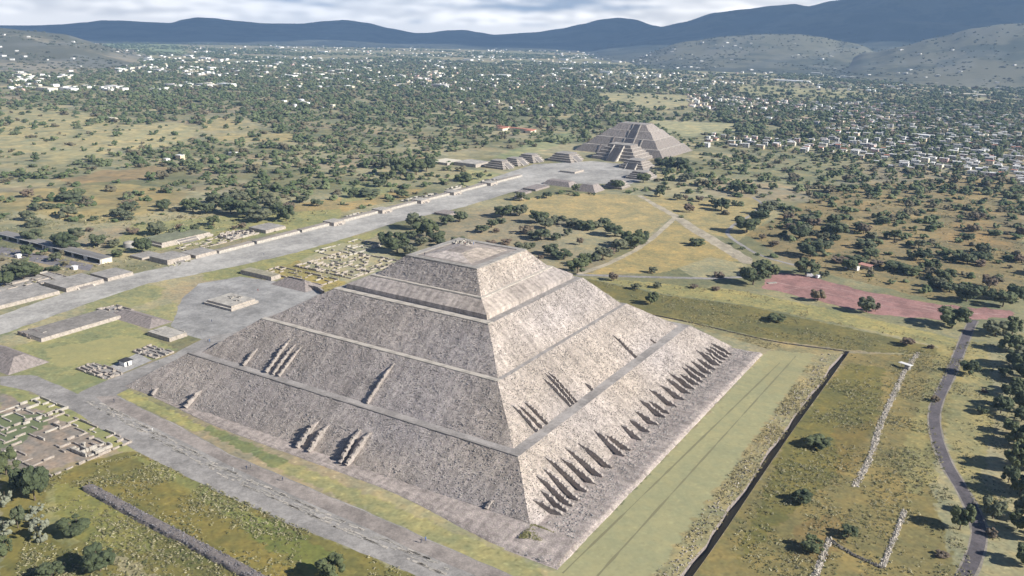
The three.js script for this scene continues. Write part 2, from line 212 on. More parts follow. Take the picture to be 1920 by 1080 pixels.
// ---------------------------------------------------------------- paved and trodden ground
const pave = (name, pts, mat, y) => setting(name, sheet(outline(pts), y), mat);
const ragged = (pts, amp, step = 5) => { const out = []; pts.forEach((a, i) => { const b = pts[(i + 1) % pts.length], l = Math.hypot(b[0] - a[0], b[1] - a[1]), n = Math.max(1, Math.round(l / step)); for (let k = 0; k < n; k++) { const t = k / n, x = lerp(a[0], b[0], t), z = lerp(a[1], b[1], t), o = (noise(x / 6 + 3, z / 6) + noise(x / 2 + 7, z / 2) * 0.5 - 0.75) * amp; out.push([x - ((b[1] - a[1]) / l) * o, z + ((b[0] - a[0]) / l) * o]); } }); return out; };
pave('avenue', ragged([...[[-222.2,104],[-235.8,36.5],[-240.7,-1.8],[-231,-44.9],[-221.9,-108.7],[-223.1,-163.4],[-227.7,-242.6],[-219.2,-330.6],[-223.1,-425],[-210.7,-495.6]], ...[[-146.3,-543.6],[-142.7,-614.6],[-179.6,-676.5],[-255.1,-669.9],[-300.2,-597.2],[-288,-499.7],[-263.5,-328.5],[-274.1,-214.9],[-272.4,-126.3],[-264.6,-33.6],[-271.1,17.3],[-253,86.9]], [-262, 260], [-222, 260]], 1.6), M.gravel, 0.012);
pave('plaza', ragged([[-160.4,43.5],[-197.6,7.7],[-214.8,-19.2],[-206.8,-46.5],[-177.8,-52.1],[-137.6,-53.4],[-125.8,-25.7],[-128.1,-2.1],[-121.7,33.1],[-125.9,48.2],[-142.5,47.8]], 1.4), grainy(0.43, 0.415, 0.395, 150), 0.016);
pave('plaza_path', ragged([[-116.4,129.3],[-119.8,124.5],[-122.1,109.5],[-124.9,68.5],[-131.8,44.3],[-125.6,29.6],[-129.7,-5.7],[-137.6,-51.9],[-123.9,-17.1],[-125,5],[-116.9,51.6],[-109,90.1],[-105.2,110.8],[-103.5,118.3]], 0.8), M.path, 0.024);
pave('south_path', ragged([[-166.5,134.8],[-160.4,128.2],[-153.1,124.7],[-119.2,126.2],[-104.5,117.6],[-57.1,121.7],[-18.3,127],[20.7,128.4],[57.9,129.9],[93.2,131.5],[119.5,132.9],[143.9,135.3],[124.8,149.3],[94,149.8],[74.4,149.3],[42.4,150.3],[-0.7,149.7],[-50.2,145.9],[-97.8,138.8],[-137.3,136.6],[-156.6,140.3]], 1.0), M.path, 0.02);
pave('dirt_track', ragged([[-112.1,-487.3],[-109,-489.8],[-40.2,-418.1],[-5.8,-378.3],[63.8,-301.4],[66.8,-288.5],[61.2,-284.4],[-12.7,-368],[-41.5,-405.4]], 2.2, 6), M.dirt, 0.012);
pave('branch_track', ragged([...offsetLine([[-39.5,-407],[-25.4,-321.7],[-19.8,-271.1],[-19.6,-222.9],[-24.7,-186.1]], 2.3), ...offsetLine([[-39.5,-407],[-25.4,-321.7],[-19.8,-271.1],[-19.6,-222.9],[-24.7,-186.1]], -2.3).reverse()], 0.9), M.dirt, 0.008);
pave('service_road', ragged([...offsetLine([[-25.5,-183.8],[13.1,-205.5],[54.2,-230.6],[74.4,-250.3],[74.9,-302]], 2.4), ...offsetLine([[-25.5,-183.8],[13.1,-205.5],[54.2,-230.6],[74.4,-250.3],[74.9,-302]], -2.4).reverse()], 0.8), M.path, 0.02);
pave('winding_track', ragged([...offsetLine(smoothLine([[-10.9,-553],[6.3,-524.1],[13.3,-471.5],[15,-402],[20.5,-373.2],[45.9,-337.1],[67,-315.5],[98.7,-301]], 6), 1.7), ...offsetLine(smoothLine([[-10.9,-553],[6.3,-524.1],[13.3,-471.5],[15,-402],[20.5,-373.2],[45.9,-337.1],[67,-315.5],[98.7,-301]], 6), -1.7).reverse()], 0.5), M.path, 0.028);
pave('clay_field', ragged([[90.4,-228.6],[88.8,-274.3],[103.8,-280.1],[149.9,-264.2],[193,-259.5],[236.8,-274.9],[238,-260.4],[200.8,-226.6],[165.2,-213.6],[124.4,-224]], 5, 3), M.clay, 0.012);
{
  const c = smoothLine([[217.8,-238.7],[216.8,-212.3],[215.3,-141.8],[214.2,-74.6],[222.6,-31.5],[234,0.6],[239,19.5],[238.8,42.3],[235.5,64.5]], 5);
  pave('road_verge', ragged([...offsetLine(c, 2.9), ...offsetLine(c, -2.9).reverse()], 0.7), M.roadEdge, 0.008);
  pave('road', [...offsetLine(c, 2.2), ...offsetLine(c, -2.2).reverse()], M.asphalt, 0.016);
}
for (const [n, a, b] of [['lawn_track', [129.3,123.2], [138,-98.7]], ['lawn_edge_track', [139.1,118.4], [142.6,-113]]]) pave(n, ragged([...offsetLine(smoothLine([a, b], 6), 0.35), ...offsetLine(smoothLine([a, b], 6), -0.35).reverse()], 0.5, 2), plain(0.2, 0.185, 0.1), 0.006);
for (const [n, l] of [['tyre_track', [[93.3,-249.4],[133.9,-242.3],[180.2,-237],[232.1,-261.3]]], ['tyre_track', [[105.2,-231.8],[120.9,-253.8],[159.2,-249.1],[203.8,-243.6]]], ['tyre_track', [[106.6,-268.8],[144.7,-255.9],[196.9,-251.6]]]]) pave(numbered(n), ragged([...offsetLine(smoothLine(l, 5), 0.7), ...offsetLine(smoothLine(l, 5), -0.7).reverse()], 0.9, 2), grainy(0.47, 0.29, 0.26, 30), 0.018 + used.get(n) * 0.004);
pave('courtyard', [[-435.7,9.4],[-406.7,1.8],[-307.6,-7.1],[-296.5,3.1],[-327.6,9.4],[-383,14.9],[-412.2,21.6]], grainy(0.27, 0.25, 0.26, 40), 0.012);
pave('path_shoulder', ragged([[-109.2,123.7],[-103.5,118.3],[-56.2,122.3],[-17.6,127.6],[21.2,128.9],[58.4,130.4],[93.6,132],[116.7,133.1],[108.9,139.3],[92.3,139.2],[62.3,137.8],[23,136],[-13.9,133.4],[-57.9,128.9],[-97.3,126.5]], 0.6), M.trodden, 0.028);
// pale worn slabs left of an old floor along the southern path
{
  const r = rng(5), line = smoothLine([[-107,127.7],[-67.7,131.9],[-36.7,135.1],[-5.1,138.5],[24.1,139.7],[53.3,141.1],[76.9,141.6],[97.1,142.8]], 4), t = thing('floor_remains', 'pale broken floor slabs along the middle of the southern path', 'paving');
  for (let i = 0; i < 300; i++) { const p = line[Math.floor(r() * line.length)], w = 0.8 + r() * 4.5, d = 0.3 + r() * 0.9, g = new THREE.BoxGeometry(w, 0.09, d); const m = part('slab', g, r() < 0.6 ? M.pale : M.mortar, t); m.position.set(p[0] + (r() - 0.5) * 4, 0.06, p[1] + (r() < 0.6 ? (r() < 0.5 ? -1.9 : 1.6) + (r() - 0.5) * 0.7 : (r() - 0.5) * 4.6)); m.rotation.y = (r() - 0.5) * 0.16; }
}

// ---------------------------------------------------------------- the great pyramid
// a level is [east, south, west, north] half extents and height; a talud joins two of them with rough stone faces
function talud(lo, hi, cell, amp, center = [0, 0]) {
  const pos = [], uv = [], col = [], ix = [];
  const rect = ([e, s, w, n, h]) => [[e, h, s], [e, h, -n], [-w, h, -n], [-w, h, s]];
  const A = rect(lo), B = rect(hi);
  for (let f = 0; f < 4; f++) {
    const a = A[f], b = A[(f + 1) % 4], c = B[(f + 1) % 4], d = B[f], L = Math.hypot(b[0] - a[0], b[2] - a[2]), S = Math.hypot(d[0] - a[0], d[1] - a[1], d[2] - a[2]) * 0.8;
    const nu = Math.max(2, Math.round(L / cell)), nv = Math.max(2, Math.round(S / cell)), base = pos.length / 3;
    for (let j = 0; j <= nv; j++) for (let i = 0; i <= nu; i++) {
      const u = i / nu, v = j / nv, q = [0, 1, 2].map((k) => lerp(lerp(a[k], b[k], u), lerp(d[k], c[k], u), v));
      const along = f % 2 ? q[0] : q[2], o = (fbm(along / 3.1 + f * 70, q[1] / 1.6 + f * 9, 3) - 0.5) * amp * (j === 0 ? 0.25 : j === nv || i === 0 || i === nu ? 0.75 : 1), rl = Math.hypot(q[0], q[2]) || 1;
      pos.push(center[0] + q[0] + (q[0] / rl) * o, q[1] + o * 0.6, center[1] + q[2] + (q[2] / rl) * o);
      uv.push(along + f * 13.7, v * S * 1.25 + q[1] * 0.2);
      const t = 0.5 + 0.5 * fbm(along / 22 + f * 31, q[1] / 8 + f, 4) + 0.3 * noise(along / 4.2 + f * 3, q[1] / 16) + 0.22 * noise(along / 1.7 + f * 7, q[1] / 4), w = (noise(along / 40 + f * 11 + 60, q[1] / 12) - 0.5) * 0.12;
      col.push(t * (1 + w * 0.4), t, t * (1 - w));
    }
    for (let j = 0; j < nv; j++) for (let i = 0; i < nu; i++) { const k = base + j * (nu + 1) + i; ix.push(k, k + 1, k + nu + 1, k + 1, k + nu + 2, k + nu + 1); }
  }
  const g = new THREE.BufferGeometry(); g.setAttribute('position', new THREE.Float32BufferAttribute(pos, 3)); g.setAttribute('uv', new THREE.Float32BufferAttribute(uv, 2)); g.setAttribute('color', new THREE.Float32BufferAttribute(col, 3)); g.setIndex(ix); g.computeVertexNormals(); return g;
}
// a flat ledge between an outer and an inner rectangle, a slab a little proud of the faces
function ledge([e, s, w, n, h], [E, S, W, N], th = 0.35, c = [0, 0]) {
  const sh = outline([[c[0] - w, c[1] - n], [c[0] + e, c[1] - n], [c[0] + e, c[1] + s], [c[0] - w, c[1] + s]]); sh.holes.push(holeOf([[c[0] - W, c[1] - N], [c[0] + E, c[1] - N], [c[0] + E, c[1] + S], [c[0] - W, c[1] + S]]));
  const g = new THREE.ExtrudeGeometry(sh, { depth: th, bevelEnabled: false }); g.rotateX(Math.PI / 2); g.translate(0, h + 0.04, 0); return g;
}
const LV = {
  foot: [109.7, 109.1, 109.4, 107.9, 0], lip1: [91.4, 88.2, 89.6, 88.6, 14], in1: [86.6, 83.6, 85.4, 84.5, 14], lip2: [66.3, 63.1, 66.8, 61.2, 28.6], in2: [64.3, 59.7, 65, 59.1, 28.6],
  lip3: [47.8, 41.8, 40.2, 46, 43], in3: [44.2, 37.3, 36, 42.9, 43], wall4: [43.7, 37.0, 35.6, 42.4, 45.2], lip4: [36.2, 29.9, 27, 35, 49.4], in4: [34.8, 28, 25.6, 33.6, 49.4], lip5: [27, 20, 13, 23.5, 59.2], top: [23.8, 17, 9.8, 20.6, 59.2],
};
const pyramid = thing('stepped_pyramid', 'huge grey stone stepped pyramid filling the middle of the view', 'pyramid');
part('tier', talud(LV.foot, LV.lip1, 1.6, 0.5), M.pyr, pyramid);
part('tier', talud(LV.in1, LV.lip2, 1.6, 0.5), M.pyr, pyramid);
part('tier', talud(LV.in2, LV.lip3, 1.6, 0.45), M.pyr, pyramid);
part('tier', talud(LV.wall4, LV.lip4, 1.4, 0.4), M.pyr, pyramid);
part('tier', talud(LV.in4, LV.lip5, 1.4, 0.4), M.pyr, pyramid);
part('low_wall', talud(LV.in3, LV.wall4, 1.1, 0.7), M.pyr, pyramid);
part('terrace', ledge(LV.lip1, LV.in1, 0.4), M.ledge, pyramid);
part('terrace', ledge(LV.lip2, LV.in2, 0.4), M.ledge, pyramid);
part('terrace', ledge(LV.lip3, LV.in3, 0.4), M.ledge, pyramid);
// pale kerbs along the south and west edges of the terraces, laid in uneven lengths
{ const r = rng(61); for (const [L, w] of [[LV.lip1, 1.2], [LV.lip2, 3.0], [LV.lip3, 3.8], [LV.lip4, 1.7]]) for (let x = -L[2]; x < L[0] - 1;) { const len = Math.min(L[0] - x, 5 + r() * 9), m = part('kerb', new THREE.BoxGeometry(len - 0.1, 0.5 + 0.15 * r(), w * (0.86 + 0.16 * r())), L === LV.lip1 ? M.ledge : M.mortar, pyramid); m.position.set(x + len / 2, L[4] + 0.02, L[1] - w / 2 + 0.15); x += len; } }
part('terrace', ledge(LV.lip4.map((v, i) => (i < 4 ? v + 0.3 : v + 0.1)), LV.in4, 0.8), M.mortar, pyramid);
part('summit_rim', ledge(LV.lip5.map((v, i) => (i < 4 ? v + 0.3 : v + 0.1)), LV.top, 0.9), M.plasterTop, pyramid);
part('summit_floor', sheet(outline([[-10, -20.8], [24, -20.8], [24, 17.2], [-10, 17.2]]), 59.02), M.trodden, pyramid);
{ const g = talud([20, 14.5, 7.5, 18, 59.1], [8, 5, 0.5, 8, 60.5], 1.2, 0.8), m = part('summit_mound', g, M.pyrLow, pyramid); m.position.y = -0.05; const c = part('mound_crown', sheet(outline([[-0.6, -8.1], [8.1, -8.1], [8.1, 5.1], [-0.6, 5.1]]), 60.42), M.trodden, pyramid); }
{ // the broken stone mound at the back of the summit
  const r = rng(9); for (let i = 0; i < 26; i++) { const g = new THREE.DodecahedronGeometry(0.4 + r() * 0.75, 0); const m = part('summit_stone', g, i % 3 ? M.pale : M.mortar, pyramid); m.position.set(-4 + (r() - 0.5) * 9, 59.5 + r() * 0.7, -15 + (r() - 0.5) * 8); m.rotation.set(r() * 3, r() * 3, r() * 3); m.scale.y = 0.7; }
}
// rubble skirt under the east and south faces: a profile swept along one side
function skirt(profile, from, to, side, seed, fade) {
  const pos = [], uv = [], col = [], ix = [], n = Math.round(Math.abs(to - from) / 1.4), m = 12; let total = 0;
  for (let i = 0; i <= n; i++) for (let j = 0; j <= m; j++) {
    const t = from + ((to - from) * i) / n, s = (j / m) * (profile.length - 1), k = Math.min(profile.length - 2, Math.floor(s)), q = s - k;
    const k2 = fade ? fade(t) : 1, d = lerp(profile[k][0], profile[k + 1][0], q), h = lerp(profile[k][1], profile[k + 1][1], q) * k2, D = side === 'e' ? d : 107.5 + (d - 107.5) * k2, o = (fbm(t / 2.2 + seed, d / 2.2, 3) - 0.5) * 0.9 * (j === 0 ? 0.3 : 1);
    const y = j === 0 ? -0.3 : Math.max(-0.2, h + o * 0.7 * k2);
    pos.push(...(side === 'e' ? [D + o * 0.4, y, t] : [t, y, D + o * 0.4])); uv.push(t, d * 1.1 + seed); const c = 0.66 + 0.5 * fbm(t / 9 + seed, d / 5, 3); col.push(c, c * 0.985, c);
    if (i && j) { const b = i * (m + 1) + j; side === 'e' ? ix.push(b - m - 2, b - m - 1, b, b - m - 2, b, b - 1) : ix.push(b - m - 2, b, b - m - 1, b - m - 2, b - 1, b); }
  }
  const g = new THREE.BufferGeometry(); g.setAttribute('position', new THREE.Float32BufferAttribute(pos, 3)); g.setAttribute('uv', new THREE.Float32BufferAttribute(uv, 2)); g.setAttribute('color', new THREE.Float32BufferAttribute(col, 3)); g.setIndex(ix); g.computeVertexNormals(); return g;
}
part('rubble_skirt', skirt([[127.4, 0], [125.6, 1.0], [118, 0.5], [107, 0.3]], 122.5, -105, 'e', 3, (t) => 1 - 0.96 * smooth(111, 122.5, t)), M.pyrLow, pyramid);
part('rubble_skirt', skirt([[122.5, 0], [120, 0.8], [115, 1.3], [107.5, 2.0]], -106, 126, 's', 8, (t) => 0.1 + 0.36 * smooth(-104, -30, t) + 0.54 * smooth(45, 114, t)), M.pyrLow, pyramid);
// buttress walls standing out of the taluds: [place along the face at foot and head, height of foot and head]
const ribs = {
  E1: [[94, 97, -1.5, 4.8], [91, 90.6, -1, 5.2], [86.7, 86.9, -2, 8.2], [81.9, 81.4, -1.8, 8.7], [74.9, 76.2, -1.8, 10.3], [68, 69.4, -1.8, 7.7], [61.7, 63.2, -1.8, 9], [53.3, 54.8, -1.8, 7.7], [41.9, 41.1, -0.3, 7.9], [35.7, 37.6, -1.8, 5.4], [24.7, 24.1, -0.1, 4.5], [16, 16.6, -0.3, 4], [7.2, 8.6, -0.3, 4.8], [-1.5, -0.3, -0.4, 6.5], [-6.4, -5.6, -0.3, 4.4], [-15.3, -12.8, -0.4, 6.7], [-24.4, -23, -0.3, 5.4], [-33, -31, -0.3, 6.2], [-39.3, -37, -0.3, 6.6], [-45, -44, -0.3, 4.2], [-50.2, -50.5, -0.3, 5.6], [-55.8, -54.5, -0.3, 5.5], [-62.6, -61.6, -0.3, 5], [-69, -68.4, -0.3, 4.4], [-75.7, -74.4, -0.3, 6.6], [-80, -79.2, -0.3, 4.6], [-84.8, -83.3, -0.3, 5.4], [-89.6, -88.4, -0.3, 4.6], [-94.4, -92.4, -0.3, 5.2]],
  E2: [[66.9, 66.4, 13.8, 22.1], [63.3, 63.5, 13.8, 21.2], [58.9, 59.3, 13.8, 21.3], [38.8, 38.6, 13.8, 23.4], [36.3, 35, 13.8, 24.3], [33.6, 32.8, 13.8, 24.1], [18.7, 18.5, 13.8, 16.4], [-27.9, -28, 13.8, 23], [-52.1, -51, 13.8, 15.7]],
  S1: [[-89.1, -89.9, 0.2, 2.6], [-65.8, -65.8, 0, 5.6], [1.7, 1.7, 0, 7.6], [7.9, 7.6, 0, 7.6], [24.7, 22.8, 0, 8.9], [27.7, 28, 0, 9.2], [90.2, 90.7, 1.4, 3.6]],
  S2: [[-56.4, -56.2, 13.8, 19.8], [-41.9, -42.7, 13.9, 25], [-37.8, -38.1, 13.9, 23.9], [-34.2, -34.1, 13.9, 23.6], [16.3, 16.5, 13.9, 26.2]],
};
const faceX = { E1: (y) => lerp(LV.foot[0], LV.lip1[0], y / 14), E2: (y) => lerp(LV.in1[0], LV.lip2[0], (y - 14) / 14.6), S1: (y) => lerp(LV.foot[1], LV.lip1[1], y / 14), S2: (y) => lerp(LV.in1[1], LV.lip2[1], (y - 14) / 14.6) };
function buttress(key, [a0, a1, y0, y1], width, deep, r) {
  const n = Math.max(8, Math.round((y1 - y0) * 3)), pos = [], uv = [], ix = [], east = key[0] === 'E';
  for (let i = 0; i <= n; i++) {
    const t = i / n, lowest = key === 'E1', y = lerp(lowest ? Math.max(y0, 0) : y0, y1, t), al = lerp(a0, a1, t), fx = lowest && y0 < 0 ? lerp(113.2, faceX[key](y1), t) : faceX[key](y), sl = deep * (0.68 + 0.64 * r()) * (1 - 0.75 * smooth(0.72, 1, t)), w = (width / 2) * (0.85 + 0.3 * r());
    for (const [out, side] of [[-1.0, -1], [sl, -1], [sl * (0.92 + 0.1 * r()), 1], [-1.0, 1]]) { const d = fx + out * 0.62, h = y + out * 0.78, q = al + side * w; pos.push(...(east ? [d, h, q] : [q, h, d])); uv.push(al * 0.3 + side * w + out, t * 9 + a0); }
    if (i) for (let k = 0; k < 3; k++) { const b = i * 4 + k; ix.push(b - 4, b, b - 3, b - 3, b, b + 1); }
  }
  ix.push(0, 1, 2, 0, 2, 3, n * 4, n * 4 + 2, n * 4 + 1, n * 4, n * 4 + 3, n * 4 + 2);
  if (!east) for (let i = 0; i < ix.length; i += 3) { const s = ix[i]; ix[i] = ix[i + 1]; ix[i + 1] = s; }
  const g = new THREE.BufferGeometry(); g.setAttribute('position', new THREE.Float32BufferAttribute(pos, 3)); g.setAttribute('uv', new THREE.Float32BufferAttribute(uv, 2)); g.setIndex(ix); const f = g.toNonIndexed(); f.computeVertexNormals(); return f;
}
const butMat = stone([1.05, 1.0, 0.98], 15);
{ const r = rng(21); for (const k in ribs) ribs[k].forEach((q, i) => { const len = q[3] - q[2]; part('buttress', buttress(k, q, k === 'E1' ? 1.3 : k === 'S1' ? 0.9 : 0.6, Math.min(k === 'E1' ? 1.3 : k === 'S1' ? 2.3 : 1.4, 0.7 + len * 0.22), r), butMat, pyramid); }); }
// loose and projecting stones all over the visible faces
const stoneShapes = [0, 1, 2].map((s) => { const g = new THREE.IcosahedronGeometry(1, 0), p = g.attributes.position; for (let i = 0; i < p.count; i++) { const k = 0.75 + 0.5 * hash(Math.round(p.getX(i) * 50) + s * 77, Math.round(p.getY(i) * 50 + p.getZ(i) * 90)); p.setXYZ(i, p.getX(i) * k * 1.25, p.getY(i) * k * 0.8, p.getZ(i) * k); } g.computeVertexNormals(); return g; });
const V3 = new THREE.Vector3(), Q4 = new THREE.Quaternion(), E3 = new THREE.Euler(), S3 = new THREE.Vector3(), M4 = new THREE.Matrix4(), C3 = new THREE.Color();
function scatter(name, list, mat, parent, shapes = stoneShapes) {            // list: [x, y, z, size, tone r, g, b]
  const made = [];
  shapes.forEach((geo, s) => {
    const mine = list.filter((_, i) => i % shapes.length === s); if (!mine.length) return;
    const im = new THREE.InstancedMesh(geo, mat, mine.length), r = rng(mine.length + s * 7); im.name = name;
    mine.forEach((q, i) => { E3.set(r() * 6.3, r() * 6.3, r() * 6.3); M4.compose(V3.set(q[0], q[1], q[2]), Q4.setFromEuler(E3), S3.setScalar(q[3])); im.setMatrixAt(i, M4); im.setColorAt(i, C3.setRGB(q[4], q[5], q[6])); });
    im.userData.kind = 'stuff'; parent.add(im); made.push(im);
  });
  return made;
}
const stoneMat = new THREE.MeshStandardMaterial({ color: 0xffffff, roughness: 0.95 });
{
  const r = rng(31), list = [];
  const tiers = [[LV.foot, LV.lip1], [LV.in1, LV.lip2], [LV.in2, LV.lip3], [LV.in3, LV.lip4], [LV.in4, LV.lip5]];
  for (const [lo, hi] of tiers) for (const east of [0, 1]) {
    const area = (lo[0] + lo[2]) * Math.hypot(hi[4] - lo[4], lo[0] - hi[0]), n = Math.round(area * 1.7);
    for (let i = 0; i < n; i++) {
      const v = r(), y = lerp(lo[4], hi[4], v), out = lerp(lo[east ? 0 : 1], hi[east ? 0 : 1], v), a = lerp(-lerp(lo[east ? 3 : 2], hi[east ? 3 : 2], v), lerp(lo[east ? 1 : 0], hi[east ? 1 : 0], v), r()), sz = 0.1 + 0.2 * r() * r(), t = 0.19 + 0.18 * r(), w = r() * 0.08;
      list.push([east ? out + 0.04 : a, y + 0.06, east ? a : out + 0.04, sz, t * (1.05 + w), t, t * (0.97 - w)]);
    }
  }
  for (let i = 0; i < 5000; i++) { const z = -104 + r() * 226, d = r(), x = 127 - d * 16, t = 0.2 + 0.22 * r(), y = d < 0.12 ? d * 7 : 0.85 - (d - 0.12) * 0.5; list.push([x, y, z, 0.12 + 0.28 * r() * r(), t * 1.06, t, t * 0.95]); }
  scatter('projecting_stones', list, stoneMat, pyramid);
}

// ---------------------------------------------------------------- platforms, ruins and the smaller pyramid
// one stepped tier: slightly battered block with a coping slab; rectangles are [x0, x1, z0, z1]
function batter(x0, x1, z0, z1, y0, y1, inset) {
  const cx = (x0 + x1) / 2, cz = (z0 + z1) / 2, a = (x1 - x0) / 2, b = (z1 - z0) / 2;
  const g = talud([a, b, a, b, y0], [a - inset, b - inset, a - inset, b - inset, y1], 6, 0.25, [cx, cz]); g.deleteAttribute('color');
  const t = sheet(outline([[x0 + inset, z0 + inset], [x1 - inset, z0 + inset], [x1 - inset, z1 - inset], [x0 + inset, z1 - inset]]), y1);
  return mergeGeometries([g, t]);
}
// a flight of steps climbing towards -dir from its foot; dir is the way the stair faces
function flight(x, z, width, rise, run, dir, steps = 10) {
  const gs = []; for (let i = 0; i < steps; i++) { const h = (rise * (i + 1)) / steps, d = run * (1 - i / steps), g = new THREE.BoxGeometry(dir === 's' || dir === 'n' ? width : d, rise / steps, dir === 's' || dir === 'n' ? d : width); const o = run / 2 - d / 2 + 0; g.translate(x + (dir === 'e' ? -o : dir === 'w' ? o : 0), h - rise / steps / 2, z + (dir === 's' ? -o : dir === 'n' ? o : 0)); gs.push(g); }
  return mergeGeometries(gs);
}
// a platform of one or more tiers, with terrace slabs and an optional stair; o: {tiers, inset, batter, stair, mat, top}
function platform(label, x0, x1, z0, z1, h, o = {}) {
  const n = o.tiers ?? 1, step = o.step ?? 2.2, cx = (x0 + x1) / 2, cz = (z0 + z1) / 2, t = thing(o.name ?? 'stone_platform', label, o.category ?? 'platform', cx, 0, cz, o.group);
  let a = (x1 - x0) / 2, b = (z1 - z0) / 2; const th = h / n, ins = o.batter ?? th * 0.14;
  for (let i = 0; i < n; i++) {
    part('tier', batter(-a, a, -b, b, i ? i * th : -0.05, (i + 1) * th, ins), o.mat ?? M.moon, t);
    const A = a - ins + 0.06, B = b - ins + 0.06; a -= ins + step; b -= ins + step;
    if (i < n - 1) part('terrace', ledge([A, B, A, B, (i + 1) * th], [a, b, a, b], 0.22), M.mortar, t);
    else part('top', sheet(outline([[-A, -B], [A, -B], [A, B], [-A, B]]), (i + 1) * th + 0.03), o.top ?? M.plasterTop, t);
  }
  if (o.stair) {
    const dir = o.stair, W = o.stairWidth ?? 0.36 * (dir === 's' || dir === 'n' ? x1 - x0 : z1 - z0), run = h * 1.25, X = (x1 - x0) / 2, Z = (z1 - z0) / 2, off = run * 0.28;
    const fx = dir === 'e' ? X - run / 2 + off : dir === 'w' ? -X + run / 2 - off : 0, fz = dir === 's' ? Z - run / 2 + off : dir === 'n' ? -Z + run / 2 - off : 0;
    part('stair', flight(fx, fz, W, h, run + (o.deepStair ?? 0), dir, Math.max(3, Math.round(h / 0.6))), M.stairs, t);
    for (const s of [-1, 1]) { const along = dir === 's' || dir === 'n', g = new THREE.BufferGeometry(), w = 0.55, H = h + 0.12, sg = dir === 'e' || dir === 's' ? 1 : -1, L0 = run / 2 + 0.3, p = [];
      for (const q of [-w, w]) p.push([q, -0.1, L0 * sg], [q, 0.45, L0 * sg], [q, H, -L0 * sg], [q, -0.1, -L0 * sg]);
      const P = p.map(([q, y, d]) => (along ? [q + fx + s * (W / 2 + w), y, d + fz] : [d + fx, y, q + fz + s * (W / 2 + w)])), tri = [0, 1, 2, 0, 2, 3, 4, 6, 5, 4, 7, 6, 0, 5, 1, 0, 4, 5, 1, 6, 2, 1, 5, 6, 2, 7, 3, 2, 6, 7];
      g.setAttribute('position', new THREE.Float32BufferAttribute(tri.flatMap((k) => P[k]), 3)); g.setAttribute('uv', new THREE.Float32BufferAttribute(tri.flatMap((k) => [P[k][0] + P[k][2], P[k][1]]), 2)); g.computeVertexNormals(); part('balustrade', g, M.mortar, t); }
  }
  return t;
}
platform('low square stone altar platform alone on the grey plaza', -178, -154, -14, 7, 2.6, { name: 'altar_platform', category: 'altar', tiers: 2, step: 1.1, mat: M.ruin, top: M.pale });
{ const t = thing('altar_blocks', 'low stone remains on top of the plaza altar', 'ruin', -165, 2.6, -6), r = rng(3); for (let i = 0; i < 9; i++) { const m = part('block', new THREE.BoxGeometry(1 + r() * 2, 0.5, 0.8 + r()), M.pale, t); m.position.set((r() - 0.5) * 11, 0.25, (r() - 0.5) * 7); } }

// the smaller pyramid and the stepped platforms round its plaza
{
  const t = thing('distant_pyramid', 'smaller grey stepped pyramid far off at the avenue end', 'pyramid', -254, 0, -802);
  const L = [[66, 57, 66, 55, 0], [56, 48, 56, 46, 10], [53, 45, 53, 43, 10], [43, 35, 43, 33, 20.5], [40.5, 32, 40.5, 31, 20.5], [31, 23, 31, 22, 30], [28.5, 21, 28.5, 20, 30], [20, 13, 20, 12, 38]];
  for (let i = 0; i < 8; i += 2) { const g = talud(L[i], L[i + 1], 3, 0.7); g.deleteAttribute('color'); part('tier', g, i > 2 ? stone([0.85, 0.8, 0.78], 26) : M.moon, t); if (i < 6) part('terrace', ledge(L[i + 1], L[i + 2], 0.3), M.mortar, t); }
  part('summit_floor', sheet(outline([[-20, -12], [20, -12], [20, 13], [-20, 13]]), 38.05), M.ledge, t);
  for (const [i, w] of [[2, 13], [4, 11], [6, 9]]) { const [lo, hi] = [L[i], L[i + 1]], s = part('stair', flight(8, (lo[1] + hi[1]) / 2 + 1, w, hi[4] - lo[4], lo[1] - hi[1] + 1, 's', 12), plain(0.2, 0.185, 0.19), t); s.position.y = lo[4]; for (const q of [-1, 1]) { const m = part('balustrade', new THREE.BoxGeometry(1.2, 0.8, Math.hypot(lo[1] - hi[1], hi[4] - lo[4])), M.mortar, t); m.position.set(8 + q * (w / 2 + 0.6), (lo[4] + hi[4]) / 2 + 0.5, (lo[1] + hi[1]) / 2 + 0.4); m.rotation.x = Math.atan2(hi[4] - lo[4], lo[1] - hi[1]); } }
  for (const [x, w] of [[26, 1.4], [37, 1.4], [-16, 1.6], [-30, 2.6]]) { const lo = L[x > 30 || x < -20 ? 0 : 2], hi = L[x > 30 || x < -20 ? 1 : 3], m = part('buttress', new THREE.BoxGeometry(w, 1.2, Math.hypot(lo[1] - hi[1], hi[4] - lo[4])), x < 0 ? M.ruinDark : M.pale, t); m.position.set(x, (lo[4] + hi[4]) / 2 + 0.3, (lo[1] + hi[1]) / 2); m.rotation.x = Math.atan2(hi[4] - lo[4], lo[1] - hi[1]); }
}
platform('stepped fore-platform with a central stair against the smaller pyramid', -268, -203, -748, -692, 19, { name: 'fore_platform', tiers: 5, step: 2.6, batter: 1.3, stair: 's', stairWidth: 13, deepStair: 6 });
const G = 'stepped platforms round the far plaza';
platform('stepped platform nearest the avenue on the far plaza\'s left side', -334, -306, -562, -536, 9, { tiers: 4, step: 1.6, stair: 'e', group: G });
platform('stepped platform second along the far plaza\'s left side', -332, -306, -598, -570, 8, { tiers: 4, step: 1.6, stair: 'e', group: G });
platform('stepped platform third along the far plaza\'s left side', -332, -304, -632, -604, 9, { tiers: 4, step: 1.6, stair: 'e', group: G });
platform('stepped platform left of the fore-platform at the far plaza\'s back', -302, -268, -672, -636, 10, { tiers: 4, step: 1.8, stair: 'e', group: G });
